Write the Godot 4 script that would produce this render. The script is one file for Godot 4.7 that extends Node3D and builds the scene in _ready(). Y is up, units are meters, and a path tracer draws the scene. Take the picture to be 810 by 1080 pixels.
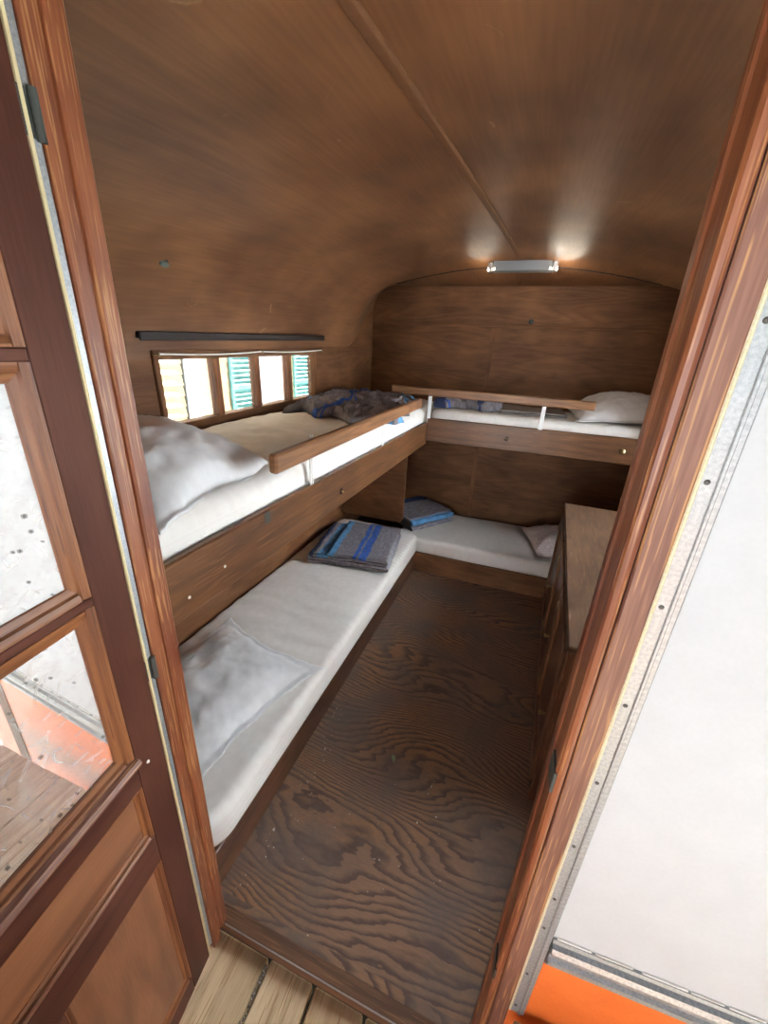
extends Node3D

# ---------------------------------------------------------------- helpers
var M := {}
var taken := {}
const XL := -1.28      # inner face of the left side
const XR := 0.82       # inner face of the right side
const ZB := -3.2       # inner face of the back
const ZF := -0.455     # inner face of the front

func numbered(called: String) -> String:
	if not taken.has(called):
		taken[called] = 0
		return called
	taken[called] += 1
	return "%s_%03d" % [called, taken[called]]

func thing(called: String, label: String, category: String, at := Vector3.ZERO, group := "") -> Node3D:
	var o := Node3D.new()
	o.name = numbered(called)
	add_child(o)
	o.position = at
	o.set_meta("label", label)
	o.set_meta("category", category)
	if group != "":
		o.set_meta("group", group)
	return o

func struct(called: String, label: String, category: String, at := Vector3.ZERO) -> Node3D:
	var o := thing(called, label, category, at)
	o.set_meta("kind", "structure")
	return o

func mb() -> SurfaceTool:
	var st := SurfaceTool.new()
	st.begin(Mesh.PRIMITIVE_TRIANGLES)
	return st

func build(st: SurfaceTool, called: String, m: Material, parent: Node, label := "") -> MeshInstance3D:
	st.generate_normals()
	st.generate_tangents()
	var o := MeshInstance3D.new()
	o.mesh = st.commit()
	o.material_override = m
	o.name = called
	parent.add_child(o, true)
	if label != "":
		o.set_meta("label", label)
	return o

func single(st: SurfaceTool, called: String, m: Material, label: String, category: String, group := "") -> MeshInstance3D:
	var o := build(st, numbered(called), m, self, label)
	o.set_meta("category", category)
	if group != "":
		o.set_meta("group", group)
	return o

func vtx(st: SurfaceTool, p: Vector3, uv: Vector2) -> void:
	st.set_uv(uv)
	st.add_vertex(p)

func quad(st: SurfaceTool, a: Vector3, b: Vector3, c: Vector3, d: Vector3, ua: Vector2, ub: Vector2, uc: Vector2, ud: Vector2) -> void:
	vtx(st, a, ua); vtx(st, b, ub); vtx(st, c, uc)
	vtx(st, a, ua); vtx(st, c, uc); vtx(st, d, ud)

# bevelled box; UV in metres, u runs along the grain axis g (0 x, 1 y, 2 z)
func bx(st: SurfaceTool, c: Vector3, s: Vector3, b := 0.002, g := 0, off := Vector2.ZERO) -> void:
	st.set_smooth_group(-1)
	b = minf(b, minf(s.x, minf(s.y, s.z)) * 0.45)
	var h := s * 0.5
	# points: for each corner, one per axis (the point on the face with that axis as normal)
	var P := {}
	for ix in [-1, 1]:
		for iy in [-1, 1]:
			for iz in [-1, 1]:
				var sg := Vector3(ix, iy, iz)
				for ax in 3:
					var q := Vector3.ZERO
					for k in 3:
						q[k] = sg[k] * (h[k] if k == ax else h[k] - b)
					P[[ix, iy, iz, ax]] = q
	var polys := []
	for ax in 3:
		var a1 := (ax + 1) % 3
		var a2 := (ax + 2) % 3
		for sd in [-1, 1]:
			var ring := []
			for pr in [[-1, -1], [1, -1], [1, 1], [-1, 1]]:
				var k := [0, 0, 0]
				k[ax] = sd; k[a1] = pr[0]; k[a2] = pr[1]
				ring.append(P[[k[0], k[1], k[2], ax]])
			polys.append(ring)
		for s1 in [-1, 1]:
			for s2 in [-1, 1]:
				var k0 := [0, 0, 0]
				k0[a1] = s1; k0[a2] = s2
				var k1 := k0.duplicate()
				k0[ax] = -1; k1[ax] = 1
				polys.append([P[[k0[0], k0[1], k0[2], a1]], P[[k1[0], k1[1], k1[2], a1]], P[[k1[0], k1[1], k1[2], a2]], P[[k0[0], k0[1], k0[2], a2]]])
	for ix in [-1, 1]:
		for iy in [-1, 1]:
			for iz in [-1, 1]:
				polys.append([P[[ix, iy, iz, 0]], P[[ix, iy, iz, 1]], P[[ix, iy, iz, 2]]])
	for ring in polys:
		face(st, ring, c, g, off)

# a convex polygon around the origin, moved to c, wound so that it faces outwards
func face(st: SurfaceTool, ring: Array, c: Vector3, g: int, off: Vector2) -> void:
	var mid := Vector3.ZERO
	for p in ring:
		mid += p
	mid /= ring.size()
	var n: Vector3 = (ring[1] - ring[0]).cross(ring[2] - ring[0])
	var r := ring.duplicate()
	if n.dot(mid) > 0:
		r.reverse()
	var a := n.abs()
	var across := 1 if g == 0 else (0 if g == 1 else 1)
	var dom := 0
	if a.y > a.x and a.y > a.z: dom = 1
	elif a.z > a.x: dom = 2
	for k in 3:
		if k != g and k != dom:
			across = k
	var along := g
	if dom == g:
		along = (g + 1) % 3
		across = (g + 2) % 3
	for i in range(1, r.size() - 1):
		for p in [r[0], r[i], r[i + 1]]:
			var w: Vector3 = p + c
			vtx(st, w, Vector2(w[along], w[across]) + off)

func box(parent: Node, called: String, m: Material, c: Vector3, s: Vector3, b := 0.002, g := 0, off := Vector2.ZERO, label := "") -> MeshInstance3D:
	var st := mb()
	bx(st, c, s, b, g, off)
	return build(st, called, m, parent, label)

# box between two corners
func span(parent: Node, called: String, m: Material, a: Vector3, b: Vector3, bev := 0.002, g := 0, off := Vector2.ZERO, label := "") -> MeshInstance3D:
	return box(parent, called, m, (a + b) * 0.5, (b - a).abs(), bev, g, off, label)

# extrude a 2D profile (x,y in the plane of ax, ay) along vector al from o
func prism(st: SurfaceTool, prof: Array, o: Vector3, ax: Vector3, ay: Vector3, al: Vector3) -> void:
	st.set_smooth_group(-1)
	var poly := PackedVector2Array(prof)
	var n := poly.size()
	var L := al.length()
	var area := 0.0
	for i in n:
		area += poly[i].cross(poly[(i + 1) % n])
	var flip: bool = (area > 0) == (ax.cross(ay).dot(al) > 0)
	var run := 0.0
	for i in n:
		var p := poly[i]
		var q := poly[(i + 1) % n]
		var a := o + ax * p.x + ay * p.y
		var b := o + ax * q.x + ay * q.y
		var d := p.distance_to(q)
		if flip:
			quad(st, a, a + al, b + al, b, Vector2(0, run), Vector2(L, run), Vector2(L, run + d), Vector2(0, run + d))
		else:
			quad(st, a, b, b + al, a + al, Vector2(0, run), Vector2(0, run + d), Vector2(L, run + d), Vector2(L, run))
		run += d
	var tri := Geometry2D.triangulate_polygon(poly)
	for e in 2:
		var oo := o + al * e
		for t in range(0, tri.size(), 3):
			var w := []
			for k in 3:
				w.append(oo + ax * poly[tri[t + k]].x + ay * poly[tri[t + k]].y)
			var nn: Vector3 = (w[1] - w[0]).cross(w[2] - w[0])
			if (nn.dot(al) > 0) == (e == 1):
				w.reverse()
			for k in 3:
				vtx(st, w[k], Vector2(w[k].x, w[k].z + w[k].y))

func tube(st: SurfaceTool, pts: Array, r: float, seg := 8) -> void:
	st.set_smooth_group(1)
	var rings := []
	for i in pts.size():
		var d: Vector3 = (pts[mini(i + 1, pts.size() - 1)] - pts[maxi(i - 1, 0)]).normalized()
		var up := Vector3.UP if absf(d.y) < 0.9 else Vector3.RIGHT
		var a := d.cross(up).normalized()
		var b := d.cross(a).normalized()
		var ring := []
		for k in seg:
			var t := TAU * k / seg
			ring.append(pts[i] + (a * cos(t) + b * sin(t)) * r)
		rings.append(ring)
	for i in pts.size() - 1:
		for k in seg:
			var k2 := (k + 1) % seg
			quad(st, rings[i][k], rings[i][k2], rings[i + 1][k2], rings[i + 1][k], Vector2(i, k), Vector2(i, k + 1), Vector2(i + 1, k + 1), Vector2(i + 1, k))
	st.set_smooth_group(-1)
	for k in range(1, seg - 1):
		vtx(st, rings[0][0], Vector2.ZERO); vtx(st, rings[0][k + 1], Vector2.ONE); vtx(st, rings[0][k], Vector2.ZERO)
		var z: Array = rings[-1]
		vtx(st, z[0], Vector2.ZERO); vtx(st, z[k], Vector2.ONE); vtx(st, z[k + 1], Vector2.ZERO)

# lathe: profile of (radius, height) along axis d from o
func lathe(st: SurfaceTool, prof: Array, o: Vector3, d: Vector3, seg := 14) -> void:
	st.set_smooth_group(1)
	var up := Vector3.UP if absf(d.y) < 0.9 else Vector3.RIGHT
	var a := d.cross(up).normalized()
	var b := d.cross(a).normalized()
	for i in prof.size() - 1:
		for k in seg:
			var t := TAU * k / seg
			var u := TAU * (k + 1) / seg
			var p0: Vector3 = o + d * prof[i].y + (a * cos(t) + b * sin(t)) * prof[i].x
			var p1: Vector3 = o + d * prof[i].y + (a * cos(u) + b * sin(u)) * prof[i].x
			var q0: Vector3 = o + d * prof[i + 1].y + (a * cos(t) + b * sin(t)) * prof[i + 1].x
			var q1: Vector3 = o + d * prof[i + 1].y + (a * cos(u) + b * sin(u)) * prof[i + 1].x
			quad(st, p0, p1, q1, q0, Vector2(0, k), Vector2(0, k + 1), Vector2(1, k + 1), Vector2(1, k))

# a surface given by f(i, j) on an (nu+1) x (nv+1) net; up-facing when u x v points down in f's frame and flip is false
func net(st: SurfaceTool, nu: int, nv: int, f: Callable, flip := false, uvf = null) -> Array:
	st.set_smooth_group(1)
	var P := []
	var U := []
	for i in nu + 1:
		var row := PackedVector3Array()
		var urow := PackedVector2Array()
		for j in nv + 1:
			var p: Vector3 = f.call(i, j)
			row.append(p)
			urow.append(uvf.call(i, j, p) if uvf != null else Vector2(p.x, p.z))
		P.append(row)
		U.append(urow)
	for i in nu:
		for j in nv:
			if flip:
				quad(st, P[i][j], P[i + 1][j], P[i + 1][j + 1], P[i][j + 1], U[i][j], U[i + 1][j], U[i + 1][j + 1], U[i][j + 1])
			else:
				quad(st, P[i][j], P[i][j + 1], P[i + 1][j + 1], P[i + 1][j], U[i][j], U[i][j + 1], U[i + 1][j + 1], U[i + 1][j])
	return P

func noise(sd: int, freq: float, oct := 3) -> FastNoiseLite:
	var n := FastNoiseLite.new()
	n.seed = sd
	n.noise_type = FastNoiseLite.TYPE_SIMPLEX_SMOOTH
	n.frequency = freq
	n.fractal_octaves = oct
	n.fractal_type = FastNoiseLite.FRACTAL_FBM if oct > 1 else FastNoiseLite.FRACTAL_NONE
	return n

# ---------------------------------------------------------------- textures
func c3(r: float, g: float, b: float) -> Color:
	return Color(r / 255.0, g / 255.0, b / 255.0)

func tex(img: Image) -> ImageTexture:
	img.generate_mipmaps()
	return ImageTexture.create_from_image(img)

# mirrored-repeat wood: lx metres along the grain (u), ly metres across (v)
func wood_tex(sd: int, w: int, h: int, lx: float, ly: float, dark: Color, light: Color, rings: float, warp: float, blot: float, wear := 0.0, wear_col := Color.WHITE, fine := 0.25, ringk := 0.42) -> ImageTexture:
	var img := Image.create(w, h, false, Image.FORMAT_RGB8)
	var n1 := noise(sd, 1.0, 2)
	var n2 := noise(sd + 1, 1.0, 2)
	var n3 := noise(sd + 2, 1.0, 3)
	var n4 := noise(sd + 3, 1.0, 3)
	for j in h:
		var y := ly * (j if j < h / 2 else h - 1 - j) / h
		for i in w:
			var x := lx * (i if i < w / 2 else w - 1 - i) / w
			var v := y * rings + warp * n1.get_noise_2d(x * 0.9, y * 5.0)
			var band := 0.5 + 0.5 * sin(TAU * v)
			band = band * band
			var f := n2.get_noise_2d(x * 9.0, y * 260.0)
			var b := n3.get_noise_2d(x * 2.2, y * 5.0)
			var t := clampf(0.5 + ringk * (0.5 - band) + fine * f + blot * b, 0.0, 1.0)
			var c := dark.lerp(light, t)
			if wear > 0.0:
				var k := n4.get_noise_2d(x * 3.5, y * 230.0) + 0.35 * f
				if k > 0.42 - wear:
					c = c.lerp(wear_col, clampf((k - 0.42 + wear) * 5.0, 0.0, 0.85))
			img.set_pixel(i, j, c)
	return tex(img)

# varnished ceiling sheets: 2 m across by 4 m along, calm grain, blotchy varnish and pale scuffs
func ceiling_tex() -> ImageTexture:
	var w := 1000
	var h := 1400
	var img := Image.create(w, h, false, Image.FORMAT_RGB8)
	var n1 := noise(21, 1.0, 2)
	var n2 := noise(22, 1.0, 2)
	var n3 := noise(23, 1.0, 4)
	var dark := c3(92, 61, 41)
	var light := c3(152, 108, 73)
	for j in h:
		var z := 4.0 * j / h
		for i in w:
			var x := 2.0 * i / w
			var band := sin(TAU * (x * 9.0 + 2.0 * n1.get_noise_2d(x * 2.0, z * 0.7)))
			var t := 0.5 + 0.05 * band + 0.14 * n2.get_noise_2d(x * 80.0, z * 4.0) + 0.6 * n3.get_noise_2d(x * 2.0, z * 1.5)
			img.set_pixel(i, j, dark.lerp(light, clampf(t, 0.0, 1.0)))
	var rng := RandomNumberGenerator.new()
	rng.seed = 31
	var pale := c3(186, 156, 122)
	for k in 46:
		var p := Vector2(rng.randf() * w, rng.randf_range(0.1, 0.72) * h)
		var ang := rng.randf() * TAU
		var bend := rng.randf_range(-0.12, 0.12)
		var wide := rng.randf_range(0.6, 2.2)
		var a := rng.randf_range(0.12, 0.42)
		for q in int(rng.randf_range(5, 30)):
			p += Vector2(cos(ang), sin(ang))
			ang += bend
			var ww := wide * (0.5 + 0.5 * rng.randf())
			for dx in range(-2, 3):
				for dy in range(-2, 3):
					var x := int(p.x) + dx
					var y := int(p.y) + dy
					if Vector2(dx, dy).length() <= ww and x >= 0 and y >= 0 and x < w and y < h:
						img.set_pixel(x, y, img.get_pixel(x, y).lerp(pale, a * 0.6))
	return tex(img)

func floor_tex() -> ImageTexture:
	var w := 1100
	var h := 1600
	var lx := 1.25
	var lz := 2.8
	var img := Image.create(w, h, false, Image.FORMAT_RGB8)
	var n1 := noise(11, 1.0, 2)
	var n2 := noise(12, 1.0, 2)
	var n3 := noise(13, 1.0, 3)
	var n4 := noise(14, 1.0, 3)
	var early := c3(160, 125, 98)
	var early2 := c3(180, 130, 86)
	var late := c3(92, 72, 62)
	var grime := c3(112, 98, 91)
	for j in h:
		var z := lz * j / h
		for i in w:
			var x := lx * i / w
			var big := n1.get_noise_2d(x * 0.75, z * 2.0)
			var v := z * 44.0 + 7.5 * big + 0.45 * n2.get_noise_2d(x * 5.0, z * 20.0) + 0.12 * n2.get_noise_2d(x * 22.0, z * 60.0)
			var s := fposmod(v, 1.0)
			var line := smoothstep(0.35, 0.9, s) * (1.0 - smoothstep(0.93, 1.0, s))
			var fine := n2.get_noise_2d(x * 14.0, z * 330.0)
			var pat := n3.get_noise_2d(x * 2.0 + 7.0, z * 3.2)
			var c := early.lerp(early2, clampf(0.35 + 1.3 * pat, 0.0, 1.0))
			c = c.lerp(late, clampf(line * 0.85 + 0.22 * fine + 0.15, 0.0, 1.0))
			var g := n4.get_noise_2d(x * 3.1, z * 3.1) + 0.3 * n4.get_noise_2d(x * 40.0, z * 40.0)
			c = c.lerp(grime, clampf(0.34 + 0.8 * g, 0.1, 0.85))
			img.set_pixel(i, j, c)
	return tex(img)

# grey wool blanket: blue woven stripes at given places (fractions of the length u)
func blanket_tex(sd: int, stripes: Array) -> ImageTexture:
	var w := 1024
	var h := 256
	var img := Image.create(w, h, false, Image.FORMAT_RGB8)
	var n1 := noise(sd, 0.05, 3)
	var n2 := noise(sd + 1, 0.6, 2)
	for i in w:
		for j in h:
			var u := float(i) / w
			var c := c3(134, 131, 138)
			var edge := 0.004 * n1.get_noise_2d(i, j)
			for s in stripes:
				if u > s[0] + edge and u < s[1] + edge:
					c = s[2]
			var f := n2.get_noise_2d(i, j) * 0.16 + n1.get_noise_2d(i * 1.4, j * 1.4) * 0.14
			img.set_pixel(i, j, Color(c.r * (1 + f), c.g * (1 + f), c.b * (1 + f)))
	return tex(img)

# old clear plastic pane: scratches and smears, carried in alpha
func pane_tex() -> ImageTexture:
	var s := 700
	var img := Image.create(s, s, false, Image.FORMAT_RGBA8)
	var n1 := noise(91, 0.012, 3)
	var n2 := noise(92, 0.11, 2)
	for i in s:
		for j in s:
			var a := 0.13 + 0.16 * maxf(0.0, n1.get_noise_2d(i, j)) + 0.08 * maxf(0.0, n2.get_noise_2d(i, j) - 0.2)
			img.set_pixel(i, j, Color(0.93, 0.92, 0.9, a))
	var rng := RandomNumberGenerator.new()
	rng.seed = 5
	for k in 900:
		var p := Vector2(rng.randf() * s, rng.randf() * s)
		var ang := rng.randf_range(-1.1, 0.5) + (PI * 0.5 if rng.randf() < 0.25 else 0.0)
		var len := rng.randf_range(4, 34)
		var a := rng.randf_range(0.2, 0.55)
		var curve := rng.randf_range(-0.03, 0.03)
		for q in int(len * 1.5):
			p += Vector2(cos(ang), sin(ang)) * 0.7
			ang += curve
			var x := int(p.x)
			var y := int(p.y)
			if x >= 0 and y >= 0 and x < s and y < s:
				img.set_pixel(x, y, Color(0.96, 0.95, 0.94, a))
	for k in 130:
		var p := Vector2(rng.randf() * s, rng.randf() * s)
		var r := rng.randf_range(0.6, 2.6)
		for x in range(int(p.x - r), int(p.x + r) + 1):
			for y in range(int(p.y - r), int(p.y + r) + 1):
				if x >= 0 and y >= 0 and x < s and y < s:
					img.set_pixel(x, y, Color(0.35, 0.34, 0.33, 0.6))
	return tex(img)

func speckle_tex(sd: int, a: Color, b: Color, f1: float, f2: float, gain := 1.0) -> ImageTexture:
	var s := 384
	var img := Image.create(s, s, false, Image.FORMAT_RGB8)
	var n1 := noise(sd, f1, 3)
	var n2 := noise(sd + 1, f2, 2)
	for i in s:
		for j in s:
			var x := i if i < s / 2 else s - 1 - i
			var y := j if j < s / 2 else s - 1 - j
			var t := clampf(0.5 + gain * (0.6 * n1.get_noise_2d(x, y) + 0.4 * n2.get_noise_2d(x, y)), 0.0, 1.0)
			img.set_pixel(i, j, a.lerp(b, t))
	return tex(img)

func mat(albedo: Color, rough := 0.6, metal := 0.0) -> StandardMaterial3D:
	var m := StandardMaterial3D.new()
	m.albedo_color = albedo
	m.roughness = rough
	m.metallic = metal
	return m

func tmat(t: Texture2D, su: float, sv: float, rough := 0.6, spec := 0.5) -> StandardMaterial3D:
	var m := StandardMaterial3D.new()
	m.albedo_texture = t
	m.uv1_scale = Vector3(1.0 / su, 1.0 / sv, 1)
	m.roughness = rough
	m.metallic_specular = spec
	return m

func materials() -> void:
	M.floor = tmat(floor_tex(), 1.25, 2.8, 0.5)
	var ply := ceiling_tex()
	M.ceiling = tmat(ply, 1.0, 1.0, 0.46, 0.4)
	M.backply = tmat(wood_tex(36, 900, 500, 2.4, 1.3, c3(90, 60, 41), c3(138, 98, 66), 6.0, 2.5, 0.5, 0.0, Color.WHITE, 0.24, 0.2), 2.4, 1.3, 0.6, 0.3)
	M.lining = M.backply   # the same varnished plywood lines every side
	M.board = tmat(wood_tex(41, 1024, 256, 2.6, 0.5, c3(74, 45, 24), c3(112, 73, 40), 22.0, 1.6, 0.4, 0.02, c3(128, 90, 58)), 2.6, 0.5, 0.4)
	M.rail = tmat(wood_tex(46, 1024, 128, 2.6, 0.25, c3(104, 69, 44), c3(156, 110, 70), 30.0, 1.2, 0.35), 2.6, 0.25, 0.45)
	M.base = tmat(wood_tex(51, 1024, 256, 2.6, 0.5, c3(66, 42, 30), c3(112, 72, 46), 18.0, 1.6, 0.5, 0.04, c3(140, 98, 62)), 2.6, 0.5, 0.42)
	M.jamb = tmat(wood_tex(61, 1024, 200, 2.2, 0.2, c3(102, 52, 33), c3(146, 88, 54), 14.0, 1.0, 0.5, 0.18, c3(176, 128, 84), 0.35), 2.2, 0.2, 0.42)
	M.jamb_face = tmat(wood_tex(66, 1024, 200, 2.2, 0.2, c3(100, 62, 50), c3(138, 98, 82), 12.0, 1.0, 0.5, 0.14, c3(186, 140, 92), 0.4), 2.2, 0.2, 0.5)
	M.door = tmat(wood_tex(76, 1024, 256, 2.2, 0.5, c3(68, 38, 30), c3(96, 58, 45), 10.0, 1.2, 0.5, 0.0, Color.WHITE, 0.22), 2.2, 0.5, 0.5, 0.3)
	M.door_panel = tmat(wood_tex(79, 700, 400, 1.2, 0.6, c3(110, 70, 48), c3(158, 108, 76), 8.0, 1.2, 0.6, 0.0, Color.WHITE, 0.2), 1.2, 0.6, 0.4)
	M.moulding = tmat(wood_tex(83, 700, 100, 1.5, 0.1, c3(106, 62, 36), c3(150, 98, 58), 30.0, 0.8, 0.5, 0.1, c3(92, 54, 40)), 1.5, 0.1, 0.45)
	M.cabinet = tmat(wood_tex(86, 900, 300, 2.0, 0.6, c3(86, 56, 42), c3(128, 90, 66), 14.0, 1.4, 0.5, 0.08, c3(160, 122, 88)), 2.0, 0.6, 0.42)
	M.cabtop = tmat(wood_tex(89, 900, 300, 2.0, 0.6, c3(74, 55, 42), c3(104, 80, 60), 12.0, 2.0, 0.6, 0.04, c3(128, 100, 76)), 2.0, 0.6, 0.42)
	M.deck = tmat(wood_tex(101, 900, 300, 2.0, 0.5, c3(186, 160, 124), c3(228, 204, 166), 22.0, 1.4, 0.7, 0.05, c3(164, 122, 84), 0.3), 2.0, 0.5, 0.85, 0.25)
	M.threshold = tmat(wood_tex(104, 700, 128, 1.2, 0.12, c3(72, 50, 40), c3(118, 86, 62), 24.0, 1.0, 0.6, 0.06, c3(150, 108, 72)), 1.2, 0.12, 0.55)
	M.white = tmat(speckle_tex(110, c3(188, 194, 199), c3(193, 199, 204), 0.02, 0.2), 0.6, 0.6, 0.6, 0.3)
	M.orange = tmat(speckle_tex(113, c3(226, 112, 46), c3(236, 126, 58), 0.02, 0.2), 0.6, 0.6, 0.4)
	M.alu = tmat(speckle_tex(116, c3(146, 152, 157), c3(182, 186, 188), 0.05, 0.25), 0.12, 0.12, 0.45)
	M.alu.metallic = 0.55
	M.seal = mat(c3(216, 206, 164), 0.7)
	M.sealant = tmat(speckle_tex(119, c3(196, 190, 150), c3(214, 212, 190), 0.05, 0.2), 0.1, 0.1, 0.8)
	M.rivet = mat(c3(96, 96, 94), 0.5, 0.6)
	M.iron = tmat(speckle_tex(122, c3(44, 50, 48), c3(86, 92, 90), 0.06, 0.25), 0.05, 0.05, 0.55)
	M.brass = mat(c3(168, 150, 112), 0.35, 0.8)
	M.sheet = tmat(speckle_tex(125, c3(222, 219, 214), c3(232, 230, 226), 0.02, 0.3), 0.4, 0.4, 0.88, 0.2)
	M.sheet.rim_enabled = true
	M.sheet.rim = 0.15
	M.pillow = tmat(speckle_tex(128, c3(218, 220, 222), c3(229, 231, 232), 0.02, 0.3), 0.4, 0.4, 0.85, 0.2)
	M.plaid = tmat(speckle_tex(131, c3(206, 192, 192), c3(226, 218, 216), 0.03, 0.16, 1.6), 0.25, 0.25, 0.85, 0.2)
	M.strut = mat(c3(222, 224, 222), 0.4)
	M.glass = StandardMaterial3D.new()
	M.glass.albedo_texture = pane_tex()
	M.glass.uv1_scale = Vector3(1.6, 1.6, 1)
	M.glass.transparency = BaseMaterial3D.TRANSPARENCY_ALPHA
	M.glass.roughness = 0.08
	M.clear = StandardMaterial3D.new()
	M.clear.albedo_color = Color(0.95, 0.96, 0.94, 0.08)
	M.clear.transparency = BaseMaterial3D.TRANSPARENCY_ALPHA
	M.clear.roughness = 0.05
	M.siding = tmat(speckle_tex(140, c3(222, 192, 146), c3(234, 208, 164), 0.02, 0.2), 1.0, 1.0, 0.7)
	M.shutter = mat(c3(66, 132, 128), 0.6)
	M.trimwhite = mat(c3(232, 232, 230), 0.6)
	M.screen = tmat(speckle_tex(143, c3(136, 138, 140), c3(156, 158, 158), 0.03, 0.4), 0.6, 0.6, 0.6)
	M.dark = mat(c3(38, 30, 28), 0.6)
	M.lampgrey = mat(c3(104, 106, 108), 0.35)
	M.chrome = mat(c3(216, 218, 220), 0.15, 0.9)
	M.ground = tmat(speckle_tex(150, c3(60, 62, 58), c3(80, 82, 75), 0.02, 0.3), 2.0, 2.0, 0.95)
	M.ground.uv1_triplanar = true
	M.leaf = mat(c3(132, 158, 122), 0.7)
	M.chip = mat(c3(206, 202, 192), 0.8)
	M.gravel = tmat(speckle_tex(153, c3(120, 110, 98), c3(190, 182, 168), 0.06, 0.3, 1.6), 0.1, 0.1, 0.95)
	M.wallmetal = mat(c3(176, 182, 186), 0.5)
	M.glow = mat(c3(240, 236, 220), 0.5)
	M.glow.emission_enabled = true
	M.glow.emission = Color(1.0, 0.95, 0.85)
	M.glow.emission_energy_multiplier = 0.5
	M.shed = mat(c3(172, 173, 172), 0.7)
	M.greysheet = mat(c3(132, 126, 122), 0.5)
	M.plug = mat(c3(98, 112, 108), 0.5)

# ---------------------------------------------------------------- the room shell
func apex(z: float) -> float:
	var t := clampf((-0.45 - z) / 2.3, 0.0, 1.0)
	return lerpf(1.915, 2.045, 1.0 - pow(1.0 - t, 1.35))

func seam_x(z: float) -> float:
	return lerpf(-0.325, -0.225, clampf((-0.6 - z) / 2.2, 0.0, 1.0))

func roof_y(x: float, z: float) -> float:
	var m := smoothstep(-2.72, -3.2, z)
	var arch := apex(z) - 0.23 * pow(x + 0.24, 2)
	var y := lerpf(arch, 1.952, m)
	var rc := lerpf(0.28, 0.17, m) if x < -0.24 else 0.14
	var e := minf(x - XL, XR - x)
	if e < rc:
		y -= rc - sqrt(maxf(rc * rc - (rc - e) * (rc - e), 0.0))
	return y

func ceiling() -> void:
	var root := struct("ceiling", "varnished brown plywood barrel ceiling with a ridge batten", "ceiling")
	var nz := 60
	var zs := []
	for j in nz + 1:
		var t := float(j) / nz
		zs.append(lerpf(ZF + 0.01, ZB, t))
	for side in 2:
		var st := mb()
		var nx := 30
		for shell in 2:
			var f := func(i: int, j: int) -> Vector3:
				var z: float = zs[j]
				var sx := seam_x(z)
				# crowd the points towards the wall, where the sheet bends
				var t := pow(float(i) / nx, 2.2)
				var x := lerpf(XL, sx - 0.001, t) if side == 0 else lerpf(XR, sx + 0.001, t)
				var y := roof_y(x, z)
				if shell == 1:
					y += 0.035
				return Vector3(x, y, z)
			var uvf := func(i: int, j: int, p: Vector3) -> Vector2:
				var rc := 0.28 if side == 0 else 0.14
				var e := minf(p.x - XL, XR - p.x)
				var u := p.x
				if e < rc:   # follow the bend of the sheet
					var bend := rc * (PI * 0.5 - acos(clampf((rc - e) / rc, 0.0, 1.0)))
					u = XL + rc - bend if side == 0 else XR - rc + bend
				return Vector2(u * 0.5 + 0.75, -p.z * 0.25)
			net(st, nx, nz, f, (side == 1) == (shell == 0), uvf)
		build(st, "plywood_sheet", M.ceiling, root)
	var st := mb()
	var pts := []
	for j in range(0, 49):
		var z := lerpf(ZF, -2.76, j / 48.0)
		pts.append(Vector3(seam_x(z), roof_y(seam_x(z), z), z))
	for j in 48:
		var a: Vector3 = pts[j]
		var b: Vector3 = pts[j + 1]
		prism(st, [Vector2(-0.012, 0.004), Vector2(-0.012, -0.004), Vector2(-0.008, -0.007), Vector2(0.008, -0.007), Vector2(0.012, -0.004), Vector2(0.012, 0.004)], a, Vector3.RIGHT, Vector3.UP, b - a)
	build(st, "ridge_batten", M.lining, root)
	# thin arched bead where the flat sheets meet the back cove
	st = mb()
	var arc := []
	for i in 41:
		var x := lerpf(-1.0, 0.56, i / 40.0)
		arc.append(Vector3(x, roof_y(x, -2.9) - 0.001, -2.9))
	tube(st, arc, 0.004, 6)
	build(st, "arched_bead", M.dark, root)

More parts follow.
